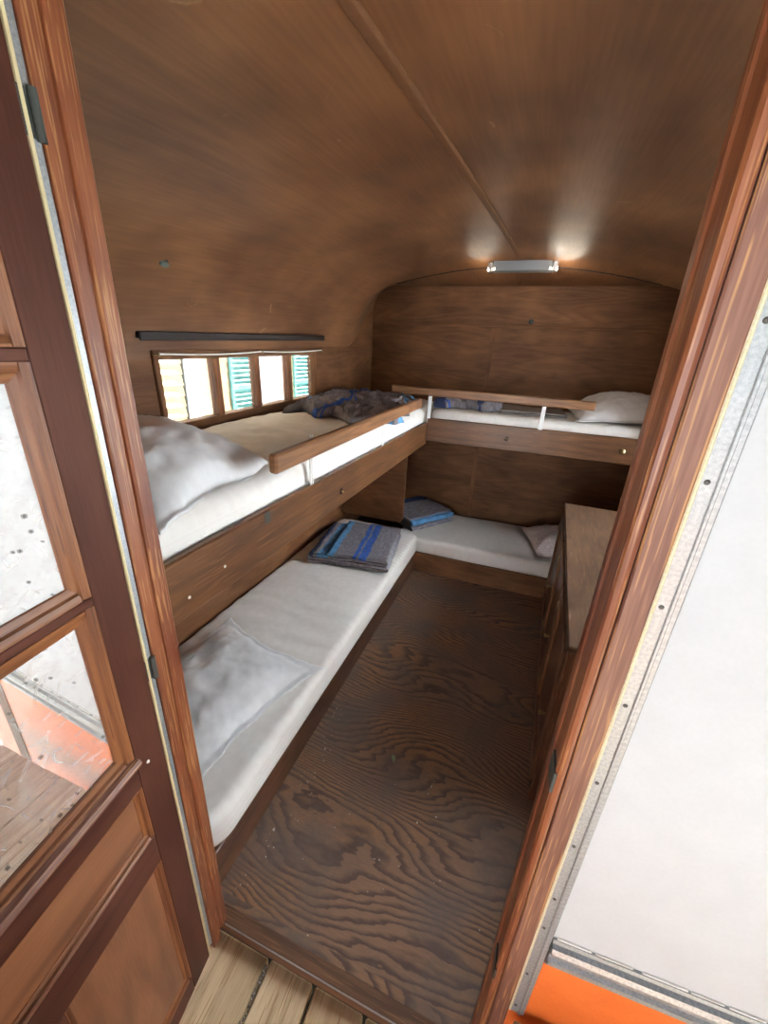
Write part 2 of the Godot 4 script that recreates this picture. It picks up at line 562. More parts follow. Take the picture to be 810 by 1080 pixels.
func floor_and_walls() -> void:
	var fl := struct("floor", "dark worn plywood caravan floor with wavy grain", "floor")
	var st := mb()
	bx(st, Vector3((XL + XR) * 0.5, -0.02, (ZB - 0.478) * 0.5), Vector3(XR - XL + 0.04, 0.04, -ZB - 0.478), 0.001, 0, Vector2(0.78, 3.3))
	build(st, "plywood_sheet", M.floor, fl)
	span(fl, "threshold_strip", M.threshold, Vector3(-0.6, -0.05, -0.442), Vector3(0.16, 0.003, -0.4775), 0.002, 0)
	# metal edge that covers the front of the threshold
	span(fl, "threshold_edging", M.alu, Vector3(-0.558, -0.006, -0.4405), Vector3(0.12, 0.0035, -0.4418), 0.0003, 0)

	# left side with the window opening
	var wl := struct("wall_left", "dark brown varnished plywood side wall around the window", "wall")
	var y0 := 1.19
	var y1 := 1.455
	var za := -1.13
	var zb := -2.29
	var t := 0.045
	span(wl, "plywood_panel", M.lining, Vector3(XL - t, -0.3, ZF), Vector3(XL, y0, ZB), 0.001, 2)
	span(wl, "plywood_panel", M.lining, Vector3(XL - t, y1, ZF), Vector3(XL, 1.83, ZB), 0.001, 2)
	span(wl, "plywood_panel", M.lining, Vector3(XL - t, y0, ZF), Vector3(XL, y1, za), 0.001, 2)
	span(wl, "plywood_panel", M.lining, Vector3(XL - t, y0, zb), Vector3(XL, y1, ZB), 0.001, 2)
	# right side, with an unseen window made wide to light the interior
	var wr := struct("wall_right", "brown varnished plywood side wall behind the cabinet", "wall")
	var wy0 := 0.76
	var wy1 := 1.55
	var wz0 := -0.62
	var wz1 := -2.5
	span(wr, "plywood_panel", M.lining, Vector3(XR, -0.3, ZF), Vector3(XR + t, wy0, ZB), 0.001, 2)
	span(wr, "plywood_panel", M.lining, Vector3(XR, wy1, ZF), Vector3(XR + t, 1.83, ZB), 0.001, 2)
	span(wr, "plywood_panel", M.lining, Vector3(XR, wy0, ZF), Vector3(XR + t, wy1, wz0), 0.001, 2)
	span(wr, "plywood_panel", M.lining, Vector3(XR, wy0, wz1), Vector3(XR + t, wy1, ZB), 0.001, 2)
	var w2 := struct("window_2", "unseen side window with wooden glazing bars above the cabinet, made wide to light the room", "window")
	span(w2, "frame", M.lining, Vector3(XR - 0.006, wy0, wz0), Vector3(XR + 0.03, wy0 + 0.03, wz1), 0.003, 2)
	span(w2, "frame", M.lining, Vector3(XR - 0.006, wy1 - 0.03, wz0), Vector3(XR + 0.03, wy1, wz1), 0.003, 2)
	for k in 4:
		var z := lerpf(wz0 - 0.015, wz1 + 0.015, k / 3.0)
		span(w2, "glazing_bar", M.lining, Vector3(XR - 0.006, wy0 + 0.03, z + 0.012), Vector3(XR + 0.03, wy1 - 0.03, z - 0.012), 0.003, 1)
		if k < 3:
			var z2 := lerpf(wz0 - 0.015, wz1 + 0.015, (k + 1) / 3.0)
			span(w2, "pane", M.clear, Vector3(XR + 0.015, wy0 + 0.03, z - 0.012), Vector3(XR + 0.018, wy1 - 0.03, z2 + 0.012), 0.0005, 2)

	# back: three sheets and the battens over their joints
	var bk := struct("wall_back", "brown plywood end wall of three sheets with batten joints", "wall")
	var tb := 0.04
	var sx := -0.355
	span(bk, "plywood_panel", M.backply, Vector3(XL - 0.04, -0.3, ZB), Vector3(sx - 0.002, 1.698, ZB - tb), 0.002, 0, Vector2(0.3, 0.1))
	span(bk, "plywood_panel", M.backply, Vector3(sx + 0.002, -0.3, ZB), Vector3(XR + 0.04, 1.698, ZB - tb), 0.002, 0, Vector2(1.1, 0.3))
	span(bk, "plywood_panel", M.backply, Vector3(XL - 0.04, 1.702, ZB), Vector3(XR + 0.04, 2.05, ZB - tb), 0.002, 0, Vector2(0.5, 0.7))
	span(bk, "batten", M.lining, Vector3(XL, 1.69, ZB), Vector3(XR, 1.71, ZB + 0.008), 0.003, 0)
	span(bk, "batten", M.lining, Vector3(sx - 0.014, 0.2, ZB), Vector3(sx + 0.014, 1.689, ZB + 0.005), 0.002, 1)

	# front, seen from outside: slightly bowed on both sides of the door
	var wf := struct("wall_front", "white caravan front panels with an orange band and aluminium trim", "wall")
	for sd in 2:
		var p := Node3D.new()
		p.name = "front_panel"
		wf.add_child(p, true)
		p.position = Vector3(0.145, 0, -0.41) if sd == 0 else Vector3(-0.6, 0, -0.41)
		p.rotation_degrees.y = 3.0 if sd == 0 else -4.0
		var s := 1.0 if sd == 0 else -1.0
		var W := 0.73 if sd == 0 else 0.86
		span(p, "lining", M.lining, Vector3(0, -0.3, -0.045), Vector3(s * W, 2.1, -0.004), 0.001, 1)
		span(p, "white_panel", M.white, Vector3(0, 0.67, -0.004), Vector3(s * W, 2.1, 0), 0.0005, 1, Vector2.ZERO, "glossy white sheet")
		span(p, "orange_panel", M.orange, Vector3(0, -0.3, -0.004), Vector3(s * W, 0.615, 0), 0.0005, 0, Vector2.ZERO, "orange painted band")
		var st2 := mb()
		# aluminium rubbing strip: flanges, and a rounded rib between two grooves
		var prof := [Vector2(0, 0.606), Vector2(0.004, 0.606), Vector2(0.005, 0.616), Vector2(0.009, 0.619), Vector2(0.012, 0.626), Vector2(0.012, 0.634), Vector2(0.007, 0.638), Vector2(0.007, 0.648), Vector2(0.013, 0.652), Vector2(0.014, 0.66), Vector2(0.011, 0.668), Vector2(0.005, 0.671), Vector2(0.004, 0.678), Vector2(0, 0.678)]
		prism(st2, prof, Vector3(s * 0.0245, 0, 0), Vector3(0, 0, 1), Vector3(0, 1, 0), Vector3(s * (W - 0.0245), 0, 0))
		build(st2, "rubbing_strip", M.alu, p, "ribbed aluminium strip")
		# old sealant along the upper lip
		st2 = mb()
		var rng := RandomNumberGenerator.new()
		rng.seed = 40 + sd
		var x := 0.03
		while x < W - 0.05:
			var l := rng.randf_range(0.02, 0.07)
			bx(st2, Vector3(s * (x + l * 0.5), 0.679, 0.001), Vector3(l, rng.randf_range(0.002, 0.004), 0.003), 0.0006)
			x += l + rng.randf_range(0.002, 0.014)
		build(st2, "sealant_bead", M.trimwhite, p)
	span(wf, "door_head", M.jamb, Vector3(-0.6, 1.875, -0.41), Vector3(0.145, 2.1, -0.46), 0.002, 0)
	# aluminium edge strip beside the door opening with its fixing screws
	var ed := Node3D.new()
	ed.name = "edge_strip"
	wf.add_child(ed)
	ed.set_meta("label", "galvanised aluminium strip with screws")
	span(ed, "strip", M.alu, Vector3(0.1455, 0.425, -0.409), Vector3(0.168, 2.05, -0.4055), 0.0015, 1)
	span(ed, "rib", M.alu, Vector3(0.158, 0.425, -0.4056), Vector3(0.162, 2.05, -0.4035), 0.0012, 1)
	span(ed, "sealant", M.sealant, Vector3(0.143, 0.425, -0.409), Vector3(0.1475, 2.05, -0.4045), 0.0015, 1)
	for y in [1.66, 1.535, 1.409, 1.281, 1.152, 1.026, 0.901, 0.777, 0.7, 0.56, 0.45]:
		var sc := mb()
		lathe(sc, [Vector2(0, 0.0016), Vector2(0.0018, 0.0014), Vector2(0.0026, 0.0)], Vector3(0.1515, y, -0.4055), Vector3(0, 0, 1), 10)
		build(sc, "screw", M.rivet, ed)

	# wooden door frame
	var tr := struct("trim_1", "worn red brown wooden door frame post beside the white panel", "door frame")
	span(tr, "post", M.jamb, Vector3(0.107, -0.05, -0.464), Vector3(0.146, 2.0, -0.41), 0.003, 1)
	span(tr, "lining_edge", M.jamb, Vector3(0.1045, -0.05, -0.467), Vector3(0.116, 2.0, -0.446), 0.003, 1)
	span(tr, "facing_board", M.jamb_face, Vector3(0.1185, -0.05, -0.412), Vector3(0.1435, 2.0, -0.404), 0.0018, 1)
	var st3 := mb()
	prism(st3, [Vector2(0.1055, -0.411), Vector2(0.1055, -0.406), Vector2(0.108, -0.4025), Vector2(0.1125, -0.4015), Vector2(0.116, -0.4035), Vector2(0.1172, -0.407), Vector2(0.1172, -0.411)], Vector3(0, -0.05, 0), Vector3.RIGHT, Vector3(0, 0, 1), Vector3(0, 2.05, 0))
	build(st3, "rounded_bead", M.jamb, tr)
	# latch keeps let into the post
	span(tr, "latch_keep", M.iron, Vector3(0.104, 0.985, -0.44), Vector3(0.112, 1.02, -0.403), 0.001, 1, Vector2.ZERO, "dark iron latch keep")
	span(tr, "latch_keep", M.iron, Vector3(0.104, 0.50, -0.44), Vector3(0.112, 0.53, -0.403), 0.001, 1, Vector2.ZERO, "dark iron latch keep")
	var tl := struct("trim_2", "orange brown wooden door frame post on the hinge side", "door frame")
	span(tl, "post", M.jamb, Vector3(-0.6, -0.05, -0.43), Vector3(-0.566, 2.0, -0.4035), 0.002, 1)
	span(tl, "lining_edge", M.jamb, Vector3(-0.6, 0.002, -0.4535), Vector3(-0.559, 2.0, -0.4275), 0.003, 1)
	span(tl, "edge_strip", M.alu, Vector3(-0.6, -0.02, -0.403), Vector3(-0.5705, 2.0, -0.386), 0.0015, 1, Vector2.ZERO, "grey aluminium edging")

func window_left() -> void:
	var w := struct("window_1", "four-paned side window with wooden bars beside the upper bunk", "window", Vector3(XL, 1.33, -1.705))
	w.rotation_degrees.x = 1.5
	var L := 0.565   # half length
	var hh := 0.128
	span(w, "frame", M.lining, Vector3(-0.04, hh - 0.012, -L - 0.012), Vector3(0.012, hh + 0.02, L + 0.012), 0.003, 2)
	span(w, "frame", M.lining, Vector3(-0.04, -hh - 0.02, -L - 0.012), Vector3(0.012, -hh + 0.012, L + 0.012), 0.003, 2)
	span(w, "frame", M.lining, Vector3(-0.04, -hh, L - 0.012), Vector3(0.012, hh, L + 0.012), 0.003, 1)
	span(w, "frame", M.lining, Vector3(-0.04, -hh, -L - 0.012), Vector3(0.012, hh, -L + 0.012), 0.003, 1)
	for z in [0.262, -0.01, -0.29]:
		span(w, "glazing_bar", M.moulding, Vector3(-0.034, -hh, z - 0.018), Vector3(0.006, hh, z + 0.018), 0.003, 1)
	var zs := [L - 0.012, 0.262, -0.01, -0.29, -L + 0.012]
	for k in 4:
		span(w, "pane", M.clear, Vector3(-0.016, -hh + 0.01, zs[k] - 0.016), Vector3(-0.013, hh - 0.01, zs[k + 1] + 0.016), 0.0005, 2)
	# curtain wire over the window
	var c := thing("curtain_wire", "thin white curtain wire sagging between hooks above the small window", "curtain wire")
	var st := mb()
	var pts := []
	for k in 25:
		var t := k / 24.0
		var sag := 0.006 * sin(PI * fposmod(t * 2.0, 1.0))
		pts.append(Vector3(XL + 0.03, lerpf(1.452, 1.487, t) - sag, lerpf(-1.13, -2.31, t)))
	tube(st, pts, 0.0032, 6)
	build(st, "wire", M.trimwhite, c)
	for t in [0.0, 0.5, 1.0]:
		var s2 := mb()
		var p := Vector3(XL, lerpf(1.452, 1.487, t), lerpf(-1.13, -2.31, t))
		tube(s2, [p, p + Vector3(0.026, 0, 0), p + Vector3(0.034, 0.004, 0), p + Vector3(0.034, -0.008, 0)], 0.004, 6)
		build(s2, "hook", M.brass, c)
	# dark curtain rail above
	var r := thing("curtain_track", "long dark curtain track on the side wall above the window", "curtain rail", Vector3(XL, 1.534, -1.69))
	r.rotation_degrees.x = 2.1
	span(r, "track", M.dark, Vector3(0, -0.011, -0.66), Vector3(0.03, 0.011, 0.62), 0.003, 2)
	span(r, "lip", M.dark, Vector3(0.022, -0.018, -0.66), Vector3(0.03, -0.008, 0.62), 0.002, 2)

# ---------------------------------------------------------------- the open door
func moulded_opening(root: Node3D, s0: float, s1: float, y0: float, y1: float, w: float, m: Material) -> void:
	# four mitre-like strips round an opening, sloping down to what it holds
	var d := 0.014
	for e in 2:
		var sgn := 1.0 if e == 0 else -1.0
		var st := mb()
		prism(st, [Vector2(0, 0), Vector2(0, d), Vector2(w, d), Vector2(w * 0.95, d * 0.75), Vector2(w * 0.55, d * 0.55), Vector2(w * 0.45, d * 0.2), Vector2(w * 0.15, d * 0.02)], Vector3(s0 if e == 0 else s1, y0, 0.0005), Vector3(sgn, 0, 0), Vector3(0, 0, 1), Vector3(0, y1 - y0, 0))
		build(st, "moulding", m, root)
		st = mb()
		prism(st, [Vector2(0, 0), Vector2(0, d), Vector2(w, d), Vector2(w * 0.95, d * 0.75), Vector2(w * 0.55, d * 0.55), Vector2(w * 0.45, d * 0.2), Vector2(w * 0.15, d * 0.02)], Vector3(s0 + w * 0.6, y0 if e == 0 else y1, 0.0005), Vector3(0, sgn, 0), Vector3(0, 0, 1), Vector3(s1 - s0 - w * 1.2, 0, 0))
		build(st, "moulding", m, root)

func door() -> void:
	var d := struct("door_1", "open dark brown wooden door with scratched panes and lower panels", "door", Vector3(-0.572, 0, -0.418))
	d.rotation_degrees.y = -82.27
	var T := 0.038
	var top := 1.93
	var s0 := 0.031
	var s1 := 0.655
	span(d, "stile", M.door, Vector3(s0, -0.045, 0), Vector3(0.093, top, T), 0.002, 1)
	span(d, "stile", M.door, Vector3(0.593, -0.045, 0), Vector3(s1, top, T), 0.002, 1, Vector2(0.3, 0.2))
	span(d, "rail", M.door, Vector3(0.093, 1.835, 0), Vector3(0.593, top, T), 0.0015, 0)
	span(d, "rail", M.door, Vector3(0.093, 0.727, 0), Vector3(0.593, 0.796, T), 0.0015, 0, Vector2(0.2, 0.1))
	span(d, "rail", M.door, Vector3(0.093, 0.502, 0), Vector3(0.593, 0.585, T), 0.0015, 0, Vector2(0.5, 0.2))
	span(d, "rail", M.door, Vector3(0.093, -0.045, 0), Vector3(0.593, 0.014, T), 0.0015, 0)
	span(d, "middle_stile", M.door, Vector3(0.305, 0.014, 0), Vector3(0.38, 0.502, T), 0.0015, 1)
	var bars := [0.796, 1.137, 1.476, 1.835]
	for y in [1.137, 1.476]:
		span(d, "glazing_bar", M.door, Vector3(0.093, y - 0.008, 0), Vector3(0.593, y + 0.008, T), 0.002, 0)
	for k in 3:
		var a: float = bars[k] + (0.0 if k == 0 else 0.008)
		var b: float = bars[k + 1] - (0.0 if k == 2 else 0.008)
		moulded_opening(d, 0.093, 0.593, a, b, 0.026 if k == 0 else 0.024, M.moulding)
		var g := span(d, "pane", M.glass, Vector3(0.1, a + 0.005, 0.016), Vector3(0.586, b - 0.005, 0.019), 0.0004, 0, Vector2(0.13 * k, 0.31 * k))
		g.set_meta("label", "scratched clear plastic pane")
	# weather bar under the lowest pane
	var st := mb()
	prism(st, [Vector2(0, 0.782), Vector2(-0.009, 0.786), Vector2(-0.011, 0.793), Vector2(-0.007, 0.8), Vector2(0.002, 0.803), Vector2(0.002, 0.782)], Vector3(0.09, 0, 0), Vector3(0, 0, 1), Vector3(0, 1, 0), Vector3(0.505, 0, 0))
	build(st, "weather_bar", M.jamb_face, d)
	span(d, "panel", M.door_panel, Vector3(0.09, 0.58, 0.013), Vector3(0.596, 0.73, 0.024), 0.001, 0)
	moulded_opening(d, 0.093, 0.593, 0.585, 0.727, 0.013, M.moulding)
	span(d, "panel", M.door_panel, Vector3(0.09, 0.01, 0.013), Vector3(0.307, 0.505, 0.024), 0.001, 1, Vector2(0.2, 0.1))
	moulded_opening(d, 0.093, 0.305, 0.014, 0.502, 0.012, M.moulding)
	span(d, "panel", M.door_panel, Vector3(0.378, 0.01, 0.013), Vector3(0.596, 0.505, 0.024), 0.001, 1, Vector2(0.4, 0.3))
	moulded_opening(d, 0.38, 0.593, 0.014, 0.502, 0.012, M.moulding)
	span(d, "weather_seal", M.seal, Vector3(0.0265, -0.04, -0.003), Vector3(0.0308, 1.92, 0.012), 0.002, 1, Vector2.ZERO, "cream edge seal")
	for y in [1.722, 0.945]:
		var h := Node3D.new()
		h.name = "hinge"
		d.add_child(h, true)
		h.set_meta("label", "dark iron hinge")
		var st2 := mb()
		tube(st2, [Vector3(0.017, y - 0.024, -0.002), Vector3(0.017, y + 0.024, -0.002)], 0.005, 10)
		build(st2, "knuckle", M.iron, h)
		span(h, "leaf", M.iron, Vector3(0.014, y - 0.022, 0.0), Vector3(0.034, y + 0.022, 0.002), 0.0006, 1)
	# rim of the old lock screw, pale
	var st4 := mb()
	lathe(st4, [Vector2(0, 0.003), Vector2(0.002, 0.0025), Vector2(0.0035, 0)], Vector3(0.07, 0.765, 0), Vector3(0, 0, -1), 10)
	build(st4, "screw", M.strut, d)

# ---------------------------------------------------------------- bedding
# a mattress: rounded in plan (R) and along its upper edge (r), w in x, l in z, centred on the origin, top at h
func mattress_mesh(w: float, l: float, h: float, R: float, r: float, nx: int, nz: int, disp: Callable) -> SurfaceTool:
	var st := mb()
	var axis := func(len: float, n: int) -> Array:
		var a := []
		for q in [0.0, 0.06, 0.2, 0.42, 0.7]:
			a.append(-len * 0.5 + r * q)
		for k in n + 1:
			a.append(lerpf(-len * 0.5 + r, len * 0.5 - r, float(k) / n))
		for q in [0.7, 0.42, 0.2, 0.06, 0.0]:
			a.append(len * 0.5 - r * q)
		return a
	var xs: Array = axis.call(w, nx)
	var zs: Array = axis.call(l, nz)
	var plan := func(i: int, j: int) -> Vector3:
		var x: float = xs[i]
		var z: float = zs[j]
		var cx := absf(x) - (w * 0.5 - R)
		var cz := absf(z) - (l * 0.5 - R)
		var d := minf(w * 0.5 - absf(x), l * 0.5 - absf(z))
		if cx > 0 and cz > 0:
			var m := maxf(cx, cz)
			var k := m / maxf(sqrt(cx * cx + cz * cz), 1e-6)
			x = signf(x) * (w * 0.5 - R + cx * k)
			z = signf(z) * (l * 0.5 - R + cz * k)
			d = R - m
		return Vector3(x, d, z)
	var f := func(i: int, j: int) -> Vector3:
		var p: Vector3 = plan.call(i, j)
		var q := r - minf(p.y, r)
		var y := h - r + sqrt(maxf(r * r - q * q, 0.0))
		y += disp.call(p.x, p.z) * clampf(p.y / (r * 0.4) + 0.1, 0.0, 1.0)
		return Vector3(p.x, y, p.z)
	net(st, xs.size() - 1, zs.size() - 1, f)
	# the sides
	var loop := []
	var NX := xs.size() - 1
	var NZ := zs.size() - 1
	for j in NZ: loop.append(f.call(0, j))
	for i in NX: loop.append(f.call(i, NZ))
	for j in NZ: loop.append(f.call(NX, NZ - j))
	for i in NX: loop.append(f.call(NX - i, 0))
	var levels := [1.0, 0.7, 0.4, 0.15, 0.0]
	var bulge := [1.0, 1.004, 1.003, 1.0, 0.97]
	for k in 4:
		for n in loop.size():
			var a: Vector3 = loop[n]
			var b: Vector3 = loop[(n + 1) % loop.size()]
			var s0: float = bulge[k]
			var s1: float = bulge[k + 1]
			var a0 := Vector3(a.x * s0, a.y * levels[k], a.z * (1 + (s0 - 1) * 0.4))
			var b0 := Vector3(b.x * s0, b.y * levels[k], b.z * (1 + (s0 - 1) * 0.4))
			var a1 := Vector3(a.x * s1, a.y * levels[k + 1], a.z * (1 + (s1 - 1) * 0.4))
			var b1 := Vector3(b.x * s1, b.y * levels[k + 1], b.z * (1 + (s1 - 1) * 0.4))
			quad(st, a0, a1, b1, b0, Vector2(a.x, a.y), Vector2(a.x, 0), Vector2(b.x, 0), Vector2(b.x, b.y))
	return st

# a pillow about the origin: half sizes hw, hl, thickness t, with a flat hem of width hem
func pillow_mesh(hw: float, hl: float, t: float, hem: float, pin: float, sd: int, wr: float, sag := 0.0) -> SurfaceTool:
	var st := mb()
	var n := 64
	var nz := noise(sd, 1.0, 3)
	var ncr := noise(sd + 7, 1.0, 2)
	for shell in 2:
		var f := func(i: int, j: int) -> Vector3:
			var u := lerpf(-1, 1, float(i) / n)
			var v := lerpf(-1, 1, float(j) / n)
			u = signf(u) * (1.0 - pow(1.0 - absf(u), 1.25))
			v = signf(v) * (1.0 - pow(1.0 - absf(v), 1.25))
			var x := hw * u * (1.0 - pin * (1.0 - v * v) * u * u) + 0.012 * nz.get_noise_2d(u * 2.0, v * 2.0 + 9)
			var z := hl * v * (1.0 - pin * (1.0 - u * u) * v * v) + 0.012 * nz.get_noise_2d(u * 2.0 + 5, v * 2.0)
			var hu := clampf((1.0 - absf(u)) * hw - hem, 0.0, hw) / (hw - hem)
			var hv := clampf((1.0 - absf(v)) * hl - hem, 0.0, hl) / (hl - hem)
			var puff := pow(maxf(1.0 - pow(1.0 - hu, 2.4), 0.0) * maxf(1.0 - pow(1.0 - hv, 2.4), 0.0), 0.72)
			# creases running in from the corners and seams
			var cr := 1.0 - absf(ncr.get_noise_2d(u * 0.7 + v * 1.3, v * 0.5 - u * 0.8)) * 2.4
			var fine := nz.get_noise_2d(u * 1.9 + 0.8 * v, v * 1.7 - 0.5 * u)
			var y := t * puff + wr * (cr * 0.4 + fine * 0.8) * (0.25 + 0.75 * puff)
			y -= sag * (1.0 - puff) * (u * u + v * v)
			if shell == 1:
				y = -0.25 * t * puff - sag * (1.0 - puff) * (u * u + v * v) - 0.004
			else:
				y += 0.002
			if i == 0 or j == 0 or i == n or j == n:
				y = -sag * (u * u + v * v)
			return Vector3(x, y, z)
		net(st, n, n, f, shell == 1)
	return st

# one strip of cloth folded to and fro: path of (x, y) points, extruded along z
func folded_mesh(path: Array, zl: float, th: float, sd: int, amp: float) -> SurfaceTool:
	var st := mb()
	var cv := Curve2D.new()
	for p in path:
		cv.add_point(p)
	var pts := path
	var n := pts.size()
	var arc := [0.0]
	for i in range(1, n):
		arc.append(arc[i - 1] + pts[i].distance_to(pts[i - 1]))
	var L: float = arc[n - 1]
	var ns := noise(sd, 1.0, 3)
	var nz := 26
	var at := func(i: int, j: int, sgn: float) -> Vector3:
		var a: Vector2 = pts[maxi(i - 1, 0)]
		var b: Vector2 = pts[mini(i + 1, n - 1)]
		var d := (b - a).normalized()
		var nn := Vector2(-d.y, d.x)
		var p: Vector2 = pts[i] + nn * sgn * th * 0.5
		var v := float(j) / nz
		var z := (v - 0.5) * zl
		var s: float = arc[i] / L
		z += 0.012 * ns.get_noise_2d(s * 9.0, v * 0.6 + 3.0) * (0.4 + absf(v - 0.5) * 1.6)
		var w := amp * ns.get_noise_3d(p.x * 5.0, p.y * 22.0, z * 5.0)
		return Vector3(p.x + 0.7 * amp * ns.get_noise_2d(z * 6.0, s * 9.0), maxf(p.y + w, 0.001), z)
	for sgn in [1.0, -1.0]:
		var f := func(i: int, j: int) -> Vector3: return at.call(i, j, sgn)
		var uvf := func(i: int, j: int, p: Vector3) -> Vector2: return Vector2(arc[i] / L, p.z * 0.9)
		net(st, n - 1, nz, f, sgn < 0, uvf)
	# the cut ends
	for e in 2:
		var j := 0 if e == 0 else nz
		for i in n - 1:
			var a: Vector3 = at.call(i, j, 1.0)
			var b: Vector3 = at.call(i + 1, j, 1.0)
			var c: Vector3 = at.call(i + 1, j, -1.0)
			var d: Vector3 = at.call(i, j, -1.0)
			var u0 := Vector2(arc[i] / L, 0.1)
			var u1 := Vector2(arc[i + 1] / L, 0.1)
			quad(st, a, b, c, d, u0, u1, u1, u0)
	for e in 2:
		var i := 0 if e == 0 else n - 1
		for j in nz:
			quad(st, at.call(i, j, 1.0), at.call(i, j + 1, 1.0), at.call(i, j + 1, -1.0), at.call(i, j, -1.0), Vector2(arc[i] / L, 0), Vector2(arc[i] / L, 0.1), Vector2(arc[i] / L, 0.1), Vector2(arc[i] / L, 0))
	return st

# zig-zag path of n layers of width w
func zigzag(layers: Array, gap: float, y0: float) -> Array:
	var p := []
	for k in layers.size():
		var a: float = layers[k][0]
		var b: float = layers[k][1]
		var y := y0 + gap * k
		var m := 22
		for q in m + 1:
			p.append(Vector2(lerpf(a, b, float(q) / m), y))
		if k < layers.size() - 1:
			var c: float = layers[k + 1][0]
			var dir := signf(b - a)
			for q in range(1, 6):
				var t := PI * q / 6.0
				p.append(Vector2(lerpf(b, c, q / 6.0) + dir * sin(t) * gap * 0.55, y + gap * 0.5 * (1.0 - cos(t))))
	return p

# a crumpled blanket heap over a plan of half sizes hw, hl
func heap_mesh(hw: float, hl: float, h: float, sd: int) -> SurfaceTool:
	var st := mb()
	var n := 90
	var a1 := noise(sd, 1.0, 2)
	var a2 := noise(sd + 3, 1.0, 3)
	for shell in 2:
		var f := func(i: int, j: int) -> Vector3:
			var u := lerpf(-1, 1, float(i) / n)
			var v := lerpf(-1, 1, float(j) / n)
			var x := hw * u * (1.0 + 0.3 * a1.get_noise_2d(v * 1.4, 4.0)) + 0.05 * a1.get_noise_2d(u * 1.3 + 7, v * 1.3)
			var z := hl * v * (1.0 + 0.25 * a1.get_noise_2d(u * 1.4, 11.0)) + 0.05 * a1.get_noise_2d(u * 1.3, v * 1.3 + 7)
			var e := clampf((1.0 - maxf(absf(u), absf(v))) * 7.0, 0.0, 1.0)
			e = sqrt(e * (2.0 - e))
			var ridge := 1.0 - absf(a1.get_noise_2d(u * 1.5 + 0.8 * v, v * 1.2)) * 2.2
			var fine := 1.0 - absf(a2.get_noise_2d(u * 2.2 - v, v * 2.6 + u)) * 2.6
			var y := e * (0.016 + h * (0.45 + 0.45 * ridge) + 0.02 * fine)
			if shell == 1:
				y = 0.0
			return Vector3(x, maxf(y, 0.0), z)
		var uvf := func(i: int, j: int, p: Vector3) -> Vector2: return Vector2(float(i) / n + 0.05 * sin(j * 0.09), float(j) / n * 0.6)
		net(st, n, n, f, shell == 1, uvf)
	return st

